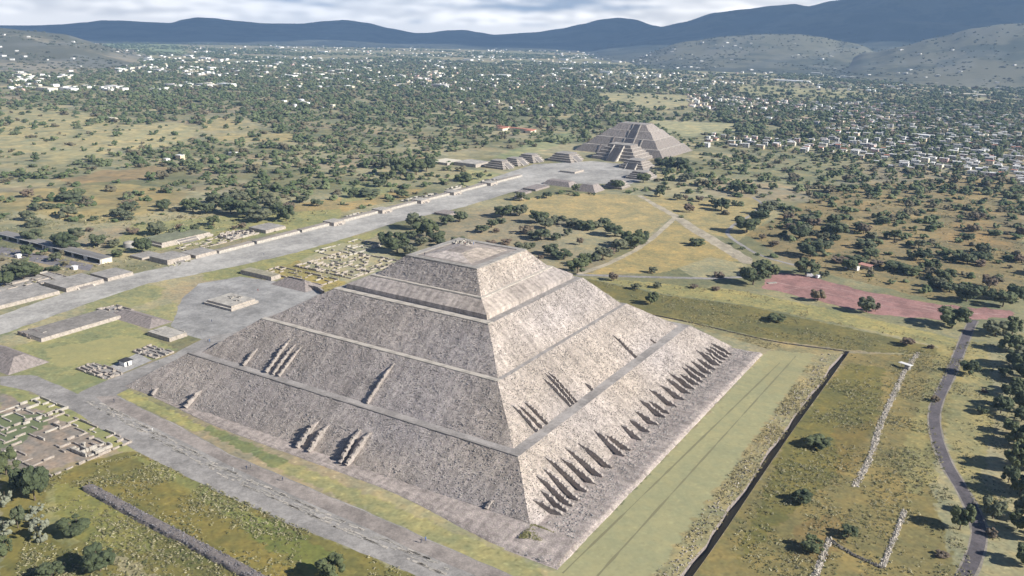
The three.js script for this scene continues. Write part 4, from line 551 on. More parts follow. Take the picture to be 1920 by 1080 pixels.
// each stand: [where it is, trees as x, z, crown width, height, kind], surveyed one by one
const STANDS = [
  ['at the near left corner of the clay field', [[84,-233.2,16.7,16.5,0],[87.2,-258,13.4,11.6,0],[77.4,-271.1,10,8.7,1]]],
  ['on the far edge of the clay field', [[107.7,-279.6,12.9,13.3,0],[120.3,-280.5,6.7,5.8,1],[112,-289.6,6.1,7.9,0]]],
  ['on the near edge of the clay field', [[129.2,-222,8.6,8.6,2],[160.1,-216.2,11.2,10.4,1],[164.3,-220.6,5.3,6.3,2],[208,-215.2,16.4,12.6,0]]],
  ['at the right end of the clay field', [[210.4,-278.9,14.6,12.3,0],[198.7,-296.4,10.1,6.7,1],[221.2,-293.7,9.8,9.5,0],[231.2,-280.1,12.3,10.7,0],[237.9,-298.7,11.8,12.4,0]]],
  ['on the olive strip behind the great pyramid', [[118.5,-165.7,10.2,4.7,0],[190,-165.7,7.7,5.3,2],[201.8,-169,3.5,2.8,2],[43.4,-152.2,8,8.4,0],[23.4,-175.6,6.3,4.4,1],[33.6,-187.4,5.7,4.4,1],[1.9,-186,5.8,5.7,2],[17,-220,6,4.7,1]]],
  ['beside the upper stretch of the road', [[223.5,-138,8.7,8.1,0],[212.6,-91.1,4,3,2],[232.7,-88.6,4.9,3.5,0],[231.4,-116.8,2.8,2.2,2]]],
  ['at the right edge below the clay field', [[230.7,-213.3,11.7,9.7,1],[238.8,-221.2,10.8,11.7,0],[242.3,-192.4,8.8,8.7,0],[243.9,-163.5,11.1,10.7,0],[238.7,-144.3,6.5,6.4,0],[245.3,-126.3,9.1,8.9,0],[239.7,-94.1,7.8,8.5,0],[244.9,-72.8,7,7.1,0],[248.2,-89.8,7.2,7.3,0],[251,-142.9,10.6,11.4,0],[253.6,-62.6,9.9,11.3,0],[238.4,-187.7,9.9,10.5,0],[246.8,-149.9,10.8,12.1,0],[242.3,-117.4,7.7,8.3,0],[248.3,-103.4,9.8,11.7,0],[247.1,-59.3,7.6,9.4,0],[247.2,-165.8,11.1,12.5,1]]],
  ['beside the lower bend of the road', [[233.3,24.5,7.4,10.9,0],[242.6,9.7,7.2,8.2,1],[247.6,-36.6,9.6,12.7,0],[242.7,22.9,3.7,3.2,2],[250.4,12.7,5.6,6.8,0],[229.7,45.8,4.4,1.8,2],[255.9,-17.7,10,12.5,0],[257.7,14.9,9.2,11.6,0],[254,35.7,7,8,0],[250.3,-13.9,8,10.3,0],[253.1,4,8.8,10.7,1],[246,-22.9,6.2,7.8,0],[254.5,-41.3,9.8,12.2,0]]],
  ['in the meadow right of the moat', [[177.4,-12.2,10.2,4.9,0],[181.7,37.4,7,4.8,0],[201.3,51.3,5.8,4.2,0],[193.1,66.8,7.1,5.3,0]]],
  ['around the lone bush by the dirt track', [[13.1,-316.9,12.8,6.1,0],[58.8,-237.2,7.4,4.3,2],[53.2,-201.7,5,3,2],[67.2,-205.8,5.7,2.6,2]]],
  ['in the clump beside the winding track', [[32.7,-387.4,19.1,13.9,0],[28.5,-436.7,16.4,12.7,0],[23,-473,14.1,11.2,1],[30.3,-411.1,12.2,8.6,0],[23.1,-497.8,11.3,9.4,1]]],
  ['on the field before the far pyramid', [[-15.5,-464.5,14.3,12.4,0],[-28.3,-483.5,11.5,8.5,1],[-12.5,-495.9,6.3,6.4,1],[-37.7,-438,9.1,8.2,2],[-90.1,-493.8,9.8,9.9,0],[-69.1,-488.9,8.6,7.6,1],[-63.6,-496.8,5.4,5.5,2],[-47.8,-495.2,7.5,6,2],[-26.5,-563.1,13.5,12.5,0],[-36.8,-570.4,12.5,10.3,0]]],
  ['in the savanna above the clay field', [[75.3,-393,16.9,12.8,0],[98.4,-334.9,18,11.8,0],[98.7,-422.7,18.1,12.5,0],[129.3,-390.8,15.4,8.8,1],[115.2,-465.4,6.1,4.8,2],[102.4,-362.2,12.7,9.5,1],[65.3,-351.6,7.7,5.3,2],[50.8,-372.2,6.2,4.5,2],[59.6,-423.1,9.3,6.7,2],[66.6,-454.9,11.5,8.8,1]]],
  ['in the low hedge above the trailer', [[120.7,-332,12,5,2],[130.7,-339.4,16.1,5.8,0],[143.9,-339.8,11.9,4.9,2],[160,-331.7,17.1,7.2,0],[170.1,-328.6,13.8,7.2,0],[172.9,-378.2,12.2,10.1,0],[182.7,-344.8,10.9,10.4,0],[193.6,-324,12.7,8.6,0],[196.4,-395.6,16.4,8.5,0],[210.6,-402.2,13.9,8.4,0]]],
  ['in the grove left of the great pyramid\'s summit', [[-162,-157.1,17.5,16.3,0],[-183.8,-169.3,10.7,11,0],[-147.6,-156.2,11,8.9,1],[-172.9,-208,18,15.7,0],[-160.4,-204,14.3,11.2,0],[-197.4,-227.3,16,13.6,1],[-161.5,-186,9.9,7.6,1],[-187,-255.4,11.9,9.3,1],[-185.4,-272.4,12.1,11.3,1],[-147,-192.7,8.2,5.9,1],[-141.6,-209.4,12.6,6.9,1],[-180.9,-197.5,9.3,7.8,1]]],
  ['in the front row of the grove behind the great pyramid', [[-90.7,-218.2,13.1,7.6,1],[-65.9,-220.7,11.2,8.3,1],[-55,-217.3,14.3,7.4,0],[-119.3,-219.7,8.3,4.3,2],[-111.2,-228,10.1,5.2,2],[-62.9,-262.1,5.1,6.1,2],[-67.8,-207.7,4.7,2.5,2],[-26.5,-188.1,13.4,10.8,0],[-30.2,-206.1,10.7,10.3,0],[-30.4,-216.8,7.8,8,1],[-88.1,-228.4,6.6,5.1,1]]],
  ['in the middle of the grove behind the great pyramid', [[-148,-250.2,10.6,7.2,1],[-150.9,-270.2,10,8.8,1],[-138.1,-257.7,5.3,3.6,2],[-117,-269,12.4,7.2,2],[-95.6,-257.3,14.6,9.7,1],[-85.6,-264.9,8.6,6.2,1],[-85.3,-283.5,7,6.3,1],[-104.1,-260,8.7,6.2,1],[-154.3,-290.9,9.3,5.7,1]]],
  ['in the far row of the grove behind the great pyramid', [[-165.2,-309.9,16.2,12.6,0],[-163.8,-322.3,11.6,9.8,0],[-157.7,-327.1,12.6,10.8,1],[-129.1,-310.3,15.8,12.3,0],[-113.6,-296.1,13.6,11.1,1],[-112.8,-317.5,12.1,7.6,1],[-99.9,-316.9,12.9,7.5,1],[-83.2,-314.3,16.4,8.8,0],[-79.1,-322.4,11,7.5,1],[-75,-330.7,10.1,8.4,1],[-53.6,-307.5,15.9,10.8,0]]],
  ['at the right end of the grove behind the great pyramid', [[-23.3,-278.9,18.4,14.6,0],[-24.8,-297.2,10.3,13.1,0],[-28.5,-260.5,11.5,10.1,1],[-27.4,-230.1,13.4,9.8,1],[-29.3,-247.9,8.1,5.8,2],[-33.1,-286.6,10.2,10.5,0]]],
  ['beside the museum building', [[-398.7,-18.4,13.6,9.9,1],[-358.1,-20.7,17.1,14.4,0],[-337,2.5,8.2,6.9,1],[-386.9,-48.6,8.3,6.8,1],[-350.8,-40.1,10.3,9.8,1],[-339.7,-44.3,8.7,6.5,1],[-315.3,-31.7,9.2,5.1,0],[-309.6,-47.2,12.4,13.5,0],[-347.7,-87.2,10.9,10.3,1]]],
  ['in front of the museum court', [[-312.6,38.5,15.9,12.2,0],[-312.8,30.9,10.5,9.4,0],[-307.6,54,11.4,11.2,0],[-316.5,16.2,9.3,3.7,0]]],
  ['on the slope behind the museum building', [[-473,-59.2,11.5,9,1],[-448.4,-50.5,15.6,7.1,1],[-502.2,-97,9.4,5.8,1],[-504,-86.9,10.3,6.6,1],[-457.8,-83.9,13.6,10.1,1],[-432.6,-90.2,8.1,4.6,1],[-398.8,-64.5,5.9,3.5,2],[-430,-110.8,11,7.4,1],[-412.2,-108.5,11.7,8.3,1],[-439.3,-131.5,14.1,9.5,1],[-364.3,-79.1,9.3,6,2],[-517.8,-124.5,21.6,9.9,1]]],
  ['along the grass west of the avenue platforms', [[-433.2,-159.9,11.6,7.8,1],[-347.9,-89.3,14.3,11.2,1],[-337.2,-92.9,8.4,6,1],[-346.6,-108.8,6,5.3,2],[-332,-110.6,8.5,7,1],[-339.3,-136.3,10.6,9,0],[-315.2,-137.6,5.2,3.6,2],[-313,-144,6.1,4.5,2]]],
  ['in the green wood west of the avenue', [[-398.1,-163.6,15.2,12.5,0],[-380.1,-163.3,14.1,11.4,1],[-395.3,-189.6,18.5,14.8,1],[-365.3,-177.6,17.9,14.3,0],[-343,-178.1,20.4,15.1,0],[-321.1,-168.1,19,12.9,1],[-349.2,-210.6,15.5,12.7,1],[-304,-183.9,12.8,13.9,0],[-372.6,-226.2,13.9,11.1,1],[-387.8,-207.9,16.8,13,1],[-350.5,-250,12.1,8.1,1],[-329.7,-199.6,11.3,10.5,0]]],
  ['in the dark clump left of the far plaza', [[-372.2,-425.6,22.8,22.7,0],[-363.3,-442.3,20.6,19.3,0],[-360.7,-386.4,18.4,13.9,0],[-348,-359.7,13.4,9,0],[-292.8,-329.2,12.6,8.5,0],[-322.4,-312.8,21.1,8.5,1],[-419.7,-454.2,18.8,13.8,1],[-367.8,-467.3,18.6,16.1,0],[-298.7,-441.2,18.7,10.6,0],[-292.7,-463.7,7.1,7.8,1]]],
  ['beside the platforms of the far plaza', [[-170.3,-695.5,16.2,10.8,0],[-138.4,-668.2,24.7,16.9,0],[-102.3,-601.3,15.7,10.9,1],[-170.8,-463.1,7.8,9,0],[-145,-507.4,14.8,11.5,0],[-138.2,-563.2,14.3,10.8,0],[-192.1,-388.3,10.5,9.6,1],[-148.8,-670,14.4,11.8,0],[-146.2,-611.7,11.2,8.8,1]]],
  ['at the left edge above the lower left excavation', [[-47.1,188.7,8.7,13,0],[-55.6,188.7,6.5,10.2,0],[-73,184.2,9.1,11.4,0]]],
  ['in the lower left corner meadow', [[-16.3,193.1,9.6,6.4,0],[8.8,201.1,8.6,8.4,0],[0.6,211.7,7.1,4.9,0],[-34.9,201.7,4.6,8.9,1],[-22.6,213.2,6.1,7.3,0]]],
  ['by the bottom edge below the southern path', [[71.9,165.9,7.9,8.3,0]]],
];
const PRICKLY = [[-21.7,201.9,5.6,9.1,3],[-51.6,196.8,5.6,7.5,3],[-31.2,197.7,5.4,5.7,3],[-35,205.6,5.3,6,3],[-39.1,192.6,4.4,3.7,3]];
const placed = [];
const shown = (x, y, z) => { const v = new THREE.Vector3(x, y, z).project(camera); return [960 + v.x * 960, 540 - v.y * 540, v.z]; };
camera.updateMatrixWorld(true); camera.updateProjectionMatrix();
for (const [where, list] of STANDS) {
  const made = list.map(([x, z, w, h, k]) => ({ o: tree(x, z, w, h, k), px: shown(x, 0, z)[0], k, w, h }));
  for (const q of list) placed.push([q[0], q[1], q[2] / 2]);
  for (const kind of ['tree', 'shrub']) {
    const mine = made.filter((m) => m.o.userData.kindOf === kind).sort((a, b) => a.px - b.px);
    mine.forEach((m, i) => tag(m.o, `${TONE[m.k]} ${kind} ${where}${mine.length > 1 ? `, ${ORD[i]} from left` : ''}`.replace('the grove behind the great pyramid', 'the grove behind the pyramid').replace('left of the great pyramid\'s summit', 'left of the summit'), kind, `${kind}s ${where}`));
  }
}
PRICKLY.sort((a, b) => shown(a[0], 0, a[1])[0] - shown(b[0], 0, b[1])[0]).forEach(([x, z, w, h], i) => tag(tree(x, z, w, h, 3), `pale grey prickly pear bush in the lower left corner, ${ORD[i]} from the left`, 'cactus', 'prickly pears in the lower left corner'));

// where trees grow in the wider country: stems per hectare, painted over areas in metres, later over earlier
const WOODS = [
  [28, [[-2500, -3000], [900, -3000], [900, 400], [-2500, 400]]],
  [50, [[-1819.7,-1259.8],[-1729.4,-1822.7],[-1044.8,-2295.8],[-757.7,-1649.8],[-427.8,-1329],[-322.6,-755.1],[-364.2,-650.8],[-406.8,-552.6],[-396,-406.1],[-434.9,-330.2],[-609,-380.3],[-905.5,-468.8],[-1058.8,-466.3],[-1405.6,-720.3]]], [95, [[-461.5,-195.3],[-520.3,-303.7],[-484.5,-380.1],[-396,-406.1],[-316.1,-303.8],[-365.3,-289.2],[-351.9,-232.9],[-377.2,-168.4]]], [100, [[-687,-583.8],[-649.3,-705.1],[-472.6,-496.5],[-387.3,-328],[-434.9,-330.2]]], [58, [[-807.8,-398.5],[-765.7,-496.5],[-646,-542.5],[-512.1,-407.8],[-550.5,-278.8],[-693.1,-308.6]]], [90, [[-735.7,-180.5],[-721.4,-252.2],[-687,-372],[-637.4,-356.1],[-619.3,-297.2],[-637.4,-229.7],[-631.9,-123]]],
  [13, [[-1407.5,-552.7],[-1324.8,-593.8],[-1199.5,-595.5],[-990.9,-520.8],[-857.8,-413.5],[-730.6,-299.1],[-741.1,-251.4],[-834.6,-274.7],[-820.7,-227.6]]], [8, [[-993.7,-518.1],[-988.5,-608.3],[-870,-556.3],[-764.4,-451.8],[-746.9,-370.1],[-823.9,-369.9]]], [1.5, [[-632.9,-185.4],[-646.6,-235.8],[-628.8,-304.4],[-597.2,-296],[-560.8,-252.9],[-594.9,-171.9]]], [28, [[-631.9,-123],[-594.9,-171.9],[-545.5,-261.1],[-398.7,-151.7],[-411.8,-88.3],[-477.9,-37.7]]], [15, [[-527.9,-65.4],[-458,-119.9],[-402.3,-148.9],[-302.1,-250.4],[-277.4,-223.2],[-259.8,-37.2],[-305.2,58]]], [10, [[-997.5,-669.6],[-950.6,-715.6],[-727.1,-615.4],[-672.8,-548.8],[-754.6,-490.9]]], [2, [[-350.1,-231.2],[-344.2,-281.6],[-316,-362],[-306.3,-385.5],[-287.8,-326.3],[-291.9,-246.3],[-312.7,-207.1]]],
  [0, [[-300, -540], [-420, -560], [-420, -640], [-330, -870], [-185, -870], [-130, -640], [-130, -470], [-190, -450], [-215, 300], [-300, 300]]], [20, [[-362.3,-257.1],[-329.4,-416.2],[-309.6,-525.6],[-289.4,-493.9],[-274.8,-343.6],[-289.5,-236.5]]],
  [0, [[-204.2,-365.2],[-119.2,-496.7],[-43.4,-415.6],[63.3,-289.6],[87.2,-258],[93.4,-223.3],[243.8,-257.2],[255.4,102.1],[34,245.9],[-283.9,69.8],[-347.9,-67.3],[-274.4,-168.6],[-267.1,-253.9]]], [0, [[-200, 300], [-215, -200], [-120, -260], [0, -260], [120, -300], [320, -240], [320, 340]]],
  [5, [[-114.5,-492.9],[-65.3,-524.6],[-7.3,-555.8],[32.5,-456.8],[36.7,-352.4],[-10.4,-374.9],[-42.2,-416.5]]], [58, [[-193.6,-734.4],[-154.8,-831.6],[-27.6,-815.7],[-16.3,-649.1],[-23.8,-573],[-51.8,-535.4],[-94.6,-524.1]]], [72, [[13.8,-519.9],[-18.5,-778.7],[92.9,-871.6],[224.1,-867.3],[237.2,-462.8],[216.4,-426.4],[178.9,-419.3],[139,-369],[111.4,-348.4],[69.2,-337.5]]], [26, [[138.2,-509.8],[207.4,-577],[235,-530.8],[237.2,-462.8],[177.8,-429.3]]], [30, [[181,-400.1],[237.2,-462.8],[242.1,-308.8],[224.2,-295.9]]],
  [88, [[-391,-1137.4],[-212,-996.2],[-4.4,-895.6],[94.3,-861.8],[224.1,-867.3],[180.5,-2217.1],[-83.8,-2155.9],[-353.6,-1657.3],[-386.4,-1532.4],[-269.2,-1160.7]]], [1.5, [[-402.5,-1214],[-259,-1263.9],[-212.8,-1148.7],[-246.7,-1018.9],[-296.9,-1030.2]]], [3, [[-792.8,-1766],[-577.2,-1879.9],[-423.3,-1622.2],[-470.1,-1463.3],[-598.3,-1494.9]]], [9, [[-718.5,-2732],[-358.2,-2567],[-193.9,-2343.6],[-299,-1922.2],[-517.5,-2145.4]]], [12, [[-1678.7,-3363.6],[-879.2,-3384.8],[-280.2,-2855.5],[-622.1,-2427.2],[-1068.1,-2264.6]]],
];
const TN = 1700, TR = { x: -2500, z: -3000, w: 3400 };
function paintMap(list, R, N, max) { const c = document.createElement('canvas'); c.width = c.height = N; const g = c.getContext('2d'); for (const [v, poly] of list) { const k = Math.round((v / max) * 255); g.fillStyle = `rgb(${k},${k},${k})`; g.beginPath(); poly.forEach(([x, z], i) => g[i ? 'lineTo' : 'moveTo'](((x - R.x) / R.w) * N, ((z - R.z) / R.w) * N)); g.closePath(); g.fill(); } const d = g.getImageData(0, 0, N, N).data; return (x, z) => { const i = Math.floor(((x - R.x) / R.w) * N), j = Math.floor(((z - R.z) / R.w) * N); return i < 0 || j < 0 || i >= N || j >= N ? 0 : (d[(j * N + i) * 4] / 255) * max; }; }
const woods = paintMap(WOODS, TR, TN, 120);
const TOWNS = [
  [22, [[-598.2,-1936.2],[-319.6,-1899.7],[-131.2,-1971.8],[14.7,-1945.9],[189.3,-1946.7],[224.8,-844.7],[191.1,-849.9],[127.2,-900.1],[65.6,-882.5],[-9,-917.3],[-126.9,-911.9],[-189.9,-909],[-241.6,-1081.3],[-94.7,-1237.5],[-105.6,-1373.7],[-322.6,-1480.9],[-454.5,-1551.5]]], [2, [[-296,-1625.5],[-154.1,-1602.9],[-110.8,-1309.9],[-200.4,-1320.1]]], [0, [[-281.1,-1195],[-110.8,-1309.9],[-55.6,-1137.3],[-151.8,-1050.4],[-226.3,-1037.4]]], [4, [[-218.6,-990.2],[-22.5,-981.1],[79.7,-967.3],[88.7,-901.9],[-9,-917.3],[-181.6,-908.6]]], [5, [[-1729.4,-1822.7],[-1048,-2383.8],[-923.9,-2049.2],[-1017.5,-1558.4],[-1343,-1524.3]]], [3, [[-890,-1280.3],[-696,-1371.6],[-618.5,-1276.5],[-744.5,-1146.9]]], [2.5, [[-1173.7,-1010.8],[-1049.4,-1107.2],[-944.1,-973],[-1060.7,-916.2]]], [1.2, [[-739.4,-326.7],[-671.3,-416.8],[-609,-380.3],[-652.3,-279.6]]],
];
const towns = paintMap(TOWNS, TR, TN, 30);
const spots = [];
{
  const r = rng(404), eye = camera.position;
  const seen = (x, z, m) => { const [u, v, d] = shown(x, 0, z); return d < 1 && u > -m && u < 1920 + m && v > 60 && v < 1080 + m; };
  const near = (x, z, d) => placed.some(([a, b, w]) => (a - x) ** 2 + (b - z) ** 2 < (d + w) ** 2);
  for (let i = 0; i < 100000; i++) {
    const x = TR.x + r() * TR.w, z = TR.z + r() * TR.w, dn = woods(x, z) * (0.35 + 1.3 * smooth(0.34, 0.66, fbm(x / 34 + 9, z / 34 + 2, 3))), q = r(), s = r(), kd = r(), hh = r(), tn = r();
    if (q > dn / 86.5) continue;
    if (!seen(x, z, 300)) continue;
    const dist = Math.hypot(x - eye.x, z - eye.z); if (dist < 1000 && near(x, z, 1.5)) continue;
    const w = 3.6 + 7.4 * s * s + (dist > 1500 ? 2.5 : 0), kind = kd < 0.5 ? 0 : kd < 0.82 ? 1 : 2;
    spots.push({ x, z, w, h: w * (0.55 + 0.5 * hh * hh), kind, dist, tn, size: w / dist });
  }
  // beyond the map: looser, only as far as trees can still be told from the plain
  for (let i = 0; i < 60000; i++) {
    const b = -1.13 + r() * 1.16, d = 2600 + 4600 * r() * r(), x = eye.x + Math.sin(b) * d, z = eye.z - Math.cos(b) * d, s = r(), q = r(), tn = r(), kd = r();
    if (x > TR.x && z > TR.z) continue;
    if (q > 1.0 * smooth(0.42, 0.66, fbm(x / 300 + 4, z / 300, 4))) continue;
    const w = 7 + 8 * s; spots.push({ x, z, w, h: w * 0.6, kind: kd < 0.6 ? 0 : 1, dist: d, tn, size: w / d });
  }
}
spots.sort((a, b) => b.size - a.size);
const standing = STANDS.reduce((n, s) => n + s[1].length, 0), single300 = Math.max(0, 296 - standing);
const region = (x, z) => (x < -330 && z > -560 ? 'scattered on the slopes west of the long avenue' : x < -250 ? 'in the woods left of the far pyramid' : z < -640 ? 'between the far pyramid and the town' : 'scattered over the dry savanna at right');
spots.slice(0, single300).forEach((s) => { const o = tree(s.x, s.z, s.w, s.h, s.kind), [tu, tv] = shown(s.x, 0, s.z), w = `${region(s.x, s.z)}, ${tv > 400 ? 'nearest' : tv > 350 ? 'nearer' : tv > 300 ? 'middle' : 'far'} ${tu < 250 || (tu > 1200 && tu < 1550) ? 'left' : 'right'} part`, k = o.userData.kindOf, z3 = s.w > 8 ? 'broad' : s.w > 5.5 ? 'middling' : 'small'; tag(o, `${z3} ${TONE[s.kind]} ${k} ${w}`, k, `${z3} ${TONE[s.kind]} ${k}s ${w}`); });
{
  const rest = spots.slice(single300), far = [1, 2, 3].map((s) => crownGeometry(s * 53, 8, 90, 1, { r0: 0.17, low: 0.2, leaf: 0.06 })), mat = new THREE.MeshStandardMaterial({ color: 0xffffff, roughness: 0.95 });
  const base = [[0.075, 0.1, 0.04], [0.115, 0.135, 0.062], [0.125, 0.11, 0.065]];
  const wood = new THREE.Group(); wood.name = 'woodland'; wood.userData = { label: 'scattered woodland of small dark trees reaching over the plain', category: 'woodland', kind: 'stuff' }; scene.add(wood);
  far.forEach((g, v) => {
    const mine = rest.filter((_, i) => i % 3 === v), im = new THREE.InstancedMesh(g, mat, mine.length); im.name = 'far_trees'; im.userData.kind = 'stuff';
    mine.forEach((s, i) => { M4.compose(V3.set(s.x, -0.1 * s.h, s.z), Q4.setFromEuler(E3.set(0, s.tn * 40, 0)), S3.set(s.w * 1.1, s.h * 1.05, s.w * 1.1)); im.setMatrixAt(i, M4); const b = base[s.kind], t = 0.75 + 0.5 * s.tn; im.setColorAt(i, C3.setRGB(b[0] * t, b[1] * t, b[2] * t)); });
    wood.add(im);
  });
}
// low scrub and grass tufts over the near meadows
{
  const r = rng(812), list = [], tuft = [1, 2].map((s) => crownGeometry(s * 91, 4, 46, 0, { r0: 0.16, low: 0.1, leaf: 0.11 }));
  const meadows = [[[[-60.5,175.8],[-47.4,146.7],[51.7,149.8],[94,149.8],[118.3,153.5],[3.4,228.9]], 8200, 0], [[[165.3,-132.7],[215.3,-181.4],[212.9,-72.4],[240.9,57.8],[167.8,105.9]], 8200, 0], [[[-14.1,-177.5],[95.3,-181.5],[208.7,-166.9],[164,-139.5],[77.8,-134.5]], 2200, 0], [[[150.9,-122.6],[163.4,-134.2],[161.9,79.3],[161.4,116.3],[154.6,120.8],[153.4,16.3]], 2000, 1], [[[214.4,-191.1],[245.6,-202.7],[253.7,49.3],[239.9,22.8],[218,-75.9]], 2200, 0], [[[-16.5,-182.3],[84.9,-215.7],[215.3,-181.4],[185.3,-179.2],[94.3,-184.8]], 800, 1], [[[-199.2,-48.8],[-205,-98.7],[-169.1,-103.9],[-131.7,-67.7],[-139,-51]], 700, 1], [[[35.1,-379.4],[42.3,-674.9],[222.6,-915.3],[242.1,-308.8],[188.6,-270.2],[98.7,-301]], 2600, 2], [[[-527.9,-65.4],[-402.3,-148.9],[-302.1,-250.4],[-259.8,-37.2],[-305.2,58]], 1800, 2], [[[65.8,-135.4],[126.8,-127.4],[163.5,-136.2],[129.3,-115.2],[91.3,-123.7]], 600, 1]];
  const inside = (x, z, p) => { let c = false; for (let i = 0, j = p.length - 1; i < p.length; j = i++) if (p[i][1] > z !== p[j][1] > z && x < ((p[j][0] - p[i][0]) * (z - p[i][1])) / (p[j][1] - p[i][1]) + p[i][0]) c = !c; return c; };
  for (const [p, n, kind] of meadows) { const xs = p.map((q) => q[0]), zs = p.map((q) => q[1]), x0 = Math.min(...xs), x1 = Math.max(...xs), z0 = Math.min(...zs), z1 = Math.max(...zs); for (let i = 0, m = 0; m < n && i < n * 8; i++) { const x = lerp(x0, x1, r()), z = lerp(z0, z1, r()), s = r(), t = 0.6 + 0.7 * r(), y = r(); if (!inside(x, z, p) || fbm(x / 14, z / 14, 2) < 0.34 + 0.3 * r()) continue; m++; const g = kind === 1 ? [0.30, 0.26, 0.13] : y < 0.45 ? [0.2, 0.185, 0.085] : y < 0.68 ? [0.13, 0.14, 0.06] : [0.36, 0.33, 0.2]; list.push([x, 0, z, 0.26 + (kind === 2 ? 1.5 : 0.6) * s * s, g[0] * t, g[1] * t, g[2] * t]); } }
  for (let i = 0; i < 420; i++) { const a = r(), b = r(), t = 0.6 + 0.7 * r(); list.push([108.5 + a * 8, 1.5 - a * 0.5, 106 + b * (10 - a * 3), 0.3 + 0.5 * r(), 0.22 * t, 0.21 * t, 0.085 * t]); }
  const im = new THREE.Group(); im.name = 'scrub'; im.userData = { label: 'low scrub and dry grass tufts over the meadows', category: 'scrub', kind: 'stuff' }; scene.add(im);
  tuft.forEach((g, v) => { const mine = list.filter((_, i) => i % 2 === v), m = new THREE.InstancedMesh(g, new THREE.MeshStandardMaterial({ color: 0xffffff, roughness: 1 }), mine.length); m.name = 'tufts'; m.userData.kind = 'stuff'; mine.forEach((q, i) => { M4.compose(V3.set(q[0], q[1] - 0.1, q[2]), Q4.setFromEuler(E3.set(0, i, 0)), S3.set(q[3] * 1.6, q[3], q[3] * 1.6)); m.setMatrixAt(i, M4); m.setColorAt(i, C3.setRGB(q[4], q[5], q[6])); }); im.add(m); });
}

// ---------------------------------------------------------------- the towns
const wallMats = [M.white, M.cream, plain(0.7, 0.68, 0.64), plain(0.5, 0.48, 0.46), M.pink, plain(0.62, 0.5, 0.36), plain(0.36, 0.35, 0.35)], wallWords = ['white', 'cream', 'off-white', 'grey', 'pinkish', 'ochre', 'dark grey'];
const roofMats = [plain(0.62, 0.61, 0.6), plain(0.45, 0.43, 0.42), plain(0.75, 0.74, 0.72), M.terracotta], BOX = new THREE.BoxGeometry(1, 1, 1); BOX.translate(0, 0.5, 0);
const houses = [];
{
  const r = rng(909), eye = camera.position;
  for (let i = 0; i < 90000; i++) { const x = TR.x + r() * TR.w, z = TR.z + r() * TR.w, n = towns(x, z), q = r(); if (!n || q > (n / 46) * (0.5 + fbm(x / 60, z / 60, 2))) continue; const [u, v] = shown(x, 0, z); if (u < -300 || u > 2220) continue; const zs = Math.round(z / 34) * 34 + (r() < 0.5 ? -9 : 9) + (r() - 0.5) * 3; const w = 5 + 7 * r(), d = 5 + 5 * r(), h = r() < 0.3 ? 5.8 : 3.1; if (houses.some((o) => Math.abs(o.x - x) < (o.w + w) / 2 + 1.5 && Math.abs(o.z - zs) < (o.d + d) / 2 + 1.5)) continue; houses.push({ x, z: zs, w, d, h, m: Math.floor(Math.pow(r(), 1.35) * 7), rf: r() < 0.08 ? 3 : Math.floor(r() * 3), t: (r() - 0.5) * 0.3, dist: Math.hypot(x - eye.x, z - eye.z) }); }
  const clusters = [[-1.065, -0.87, 2200, 3300, 520], [-0.95, -0.62, 2300, 4300, 460], [-0.64, -0.3, 2500, 5200, 520], [-0.3, 0.03, 2500, 5000, 480], [-0.9, -0.25, 4600, 6600, 480]];
  for (const [a, b, d0, d1, n] of clusters) for (let i = 0; i < n; i++) { const g = lerp(a, b, r()), d = lerp(d0, d1, r()), x = eye.x + Math.sin(g) * d, z = eye.z - Math.cos(g) * d, w = 8 + 14 * r() * r(), big = r() < 0.05; if (fbm(x / 260 + 3, z / 260, 3) < 0.44) continue; houses.push({ x, z, w: big ? 45 : w, d: big ? 24 : 8 + 8 * r(), h: big ? 7 : 3 + 3 * r(), m: Math.floor(r() * r() * 5), rf: Math.floor(r() * 3), t: 0, dist: d }); }
}
houses.sort((a, b) => a.dist - b.dist);
const PANE = new THREE.BoxGeometry(1, 1, 1), TANK = new THREE.CylinderGeometry(0.6, 0.65, 1.5, 10); TANK.translate(0, 0.75, 0);
houses.slice(0, 290).forEach((s) => {
  const [hu, hv] = shown(s.x, 0, s.z), where = s.x > -150 ? `at the ${hv > 262 ? 'near' : hv > 226 ? 'middle' : 'far'} ${hu < 1500 ? 'left' : hu < 1720 ? 'centre' : 'right'} of town` : `${hv > 190 ? 'in the middle of' : 'far out on'} the plain`, tank = (s.dist * 7) % 1 < 0.5, look = `${wallWords[s.m]} ${s.h > 4 ? 'two-storey ' : ''}house with ${['light grey', 'grey', 'pale', 'red'][s.rf]} roof${tank ? ' and tank' : ''}`, t = thing('house', `${look} ${where}`.replace(' side of the town at right', ' side of town'), 'house', s.x, 0, s.z, `${look} ${where}`); t.rotation.y = s.t;
  const w = part('wall', BOX, wallMats[s.m], t); w.scale.set(s.w, s.h, s.d);
  const rf = part('roof', BOX, roofMats[s.rf], t); rf.scale.set(s.w + 0.3, 0.35, s.d + 0.3); rf.position.y = s.h;
  for (let k = 0; k < (s.h > 4 ? 4 : 2); k++) { const p = part('window', PANE, M.glass, t); p.scale.set(1.3, 1.2, 0.08); p.position.set(((k % 2) - 0.5) * s.w * 0.5, 1.7 + Math.floor(k / 2) * 2.8, s.d / 2 + 0.02); }
  if (tank) { const k = part('water_tank', TANK, s.m % 2 ? M.dark : M.greyWall, t); k.position.set(s.w * 0.25, s.h + 0.35, -s.d * 0.2); }
  const d = part('door', PANE, M.bark, t); d.scale.set(0.08, 2, 1); d.position.set(s.w / 2 + 0.02, 1, 0);
});
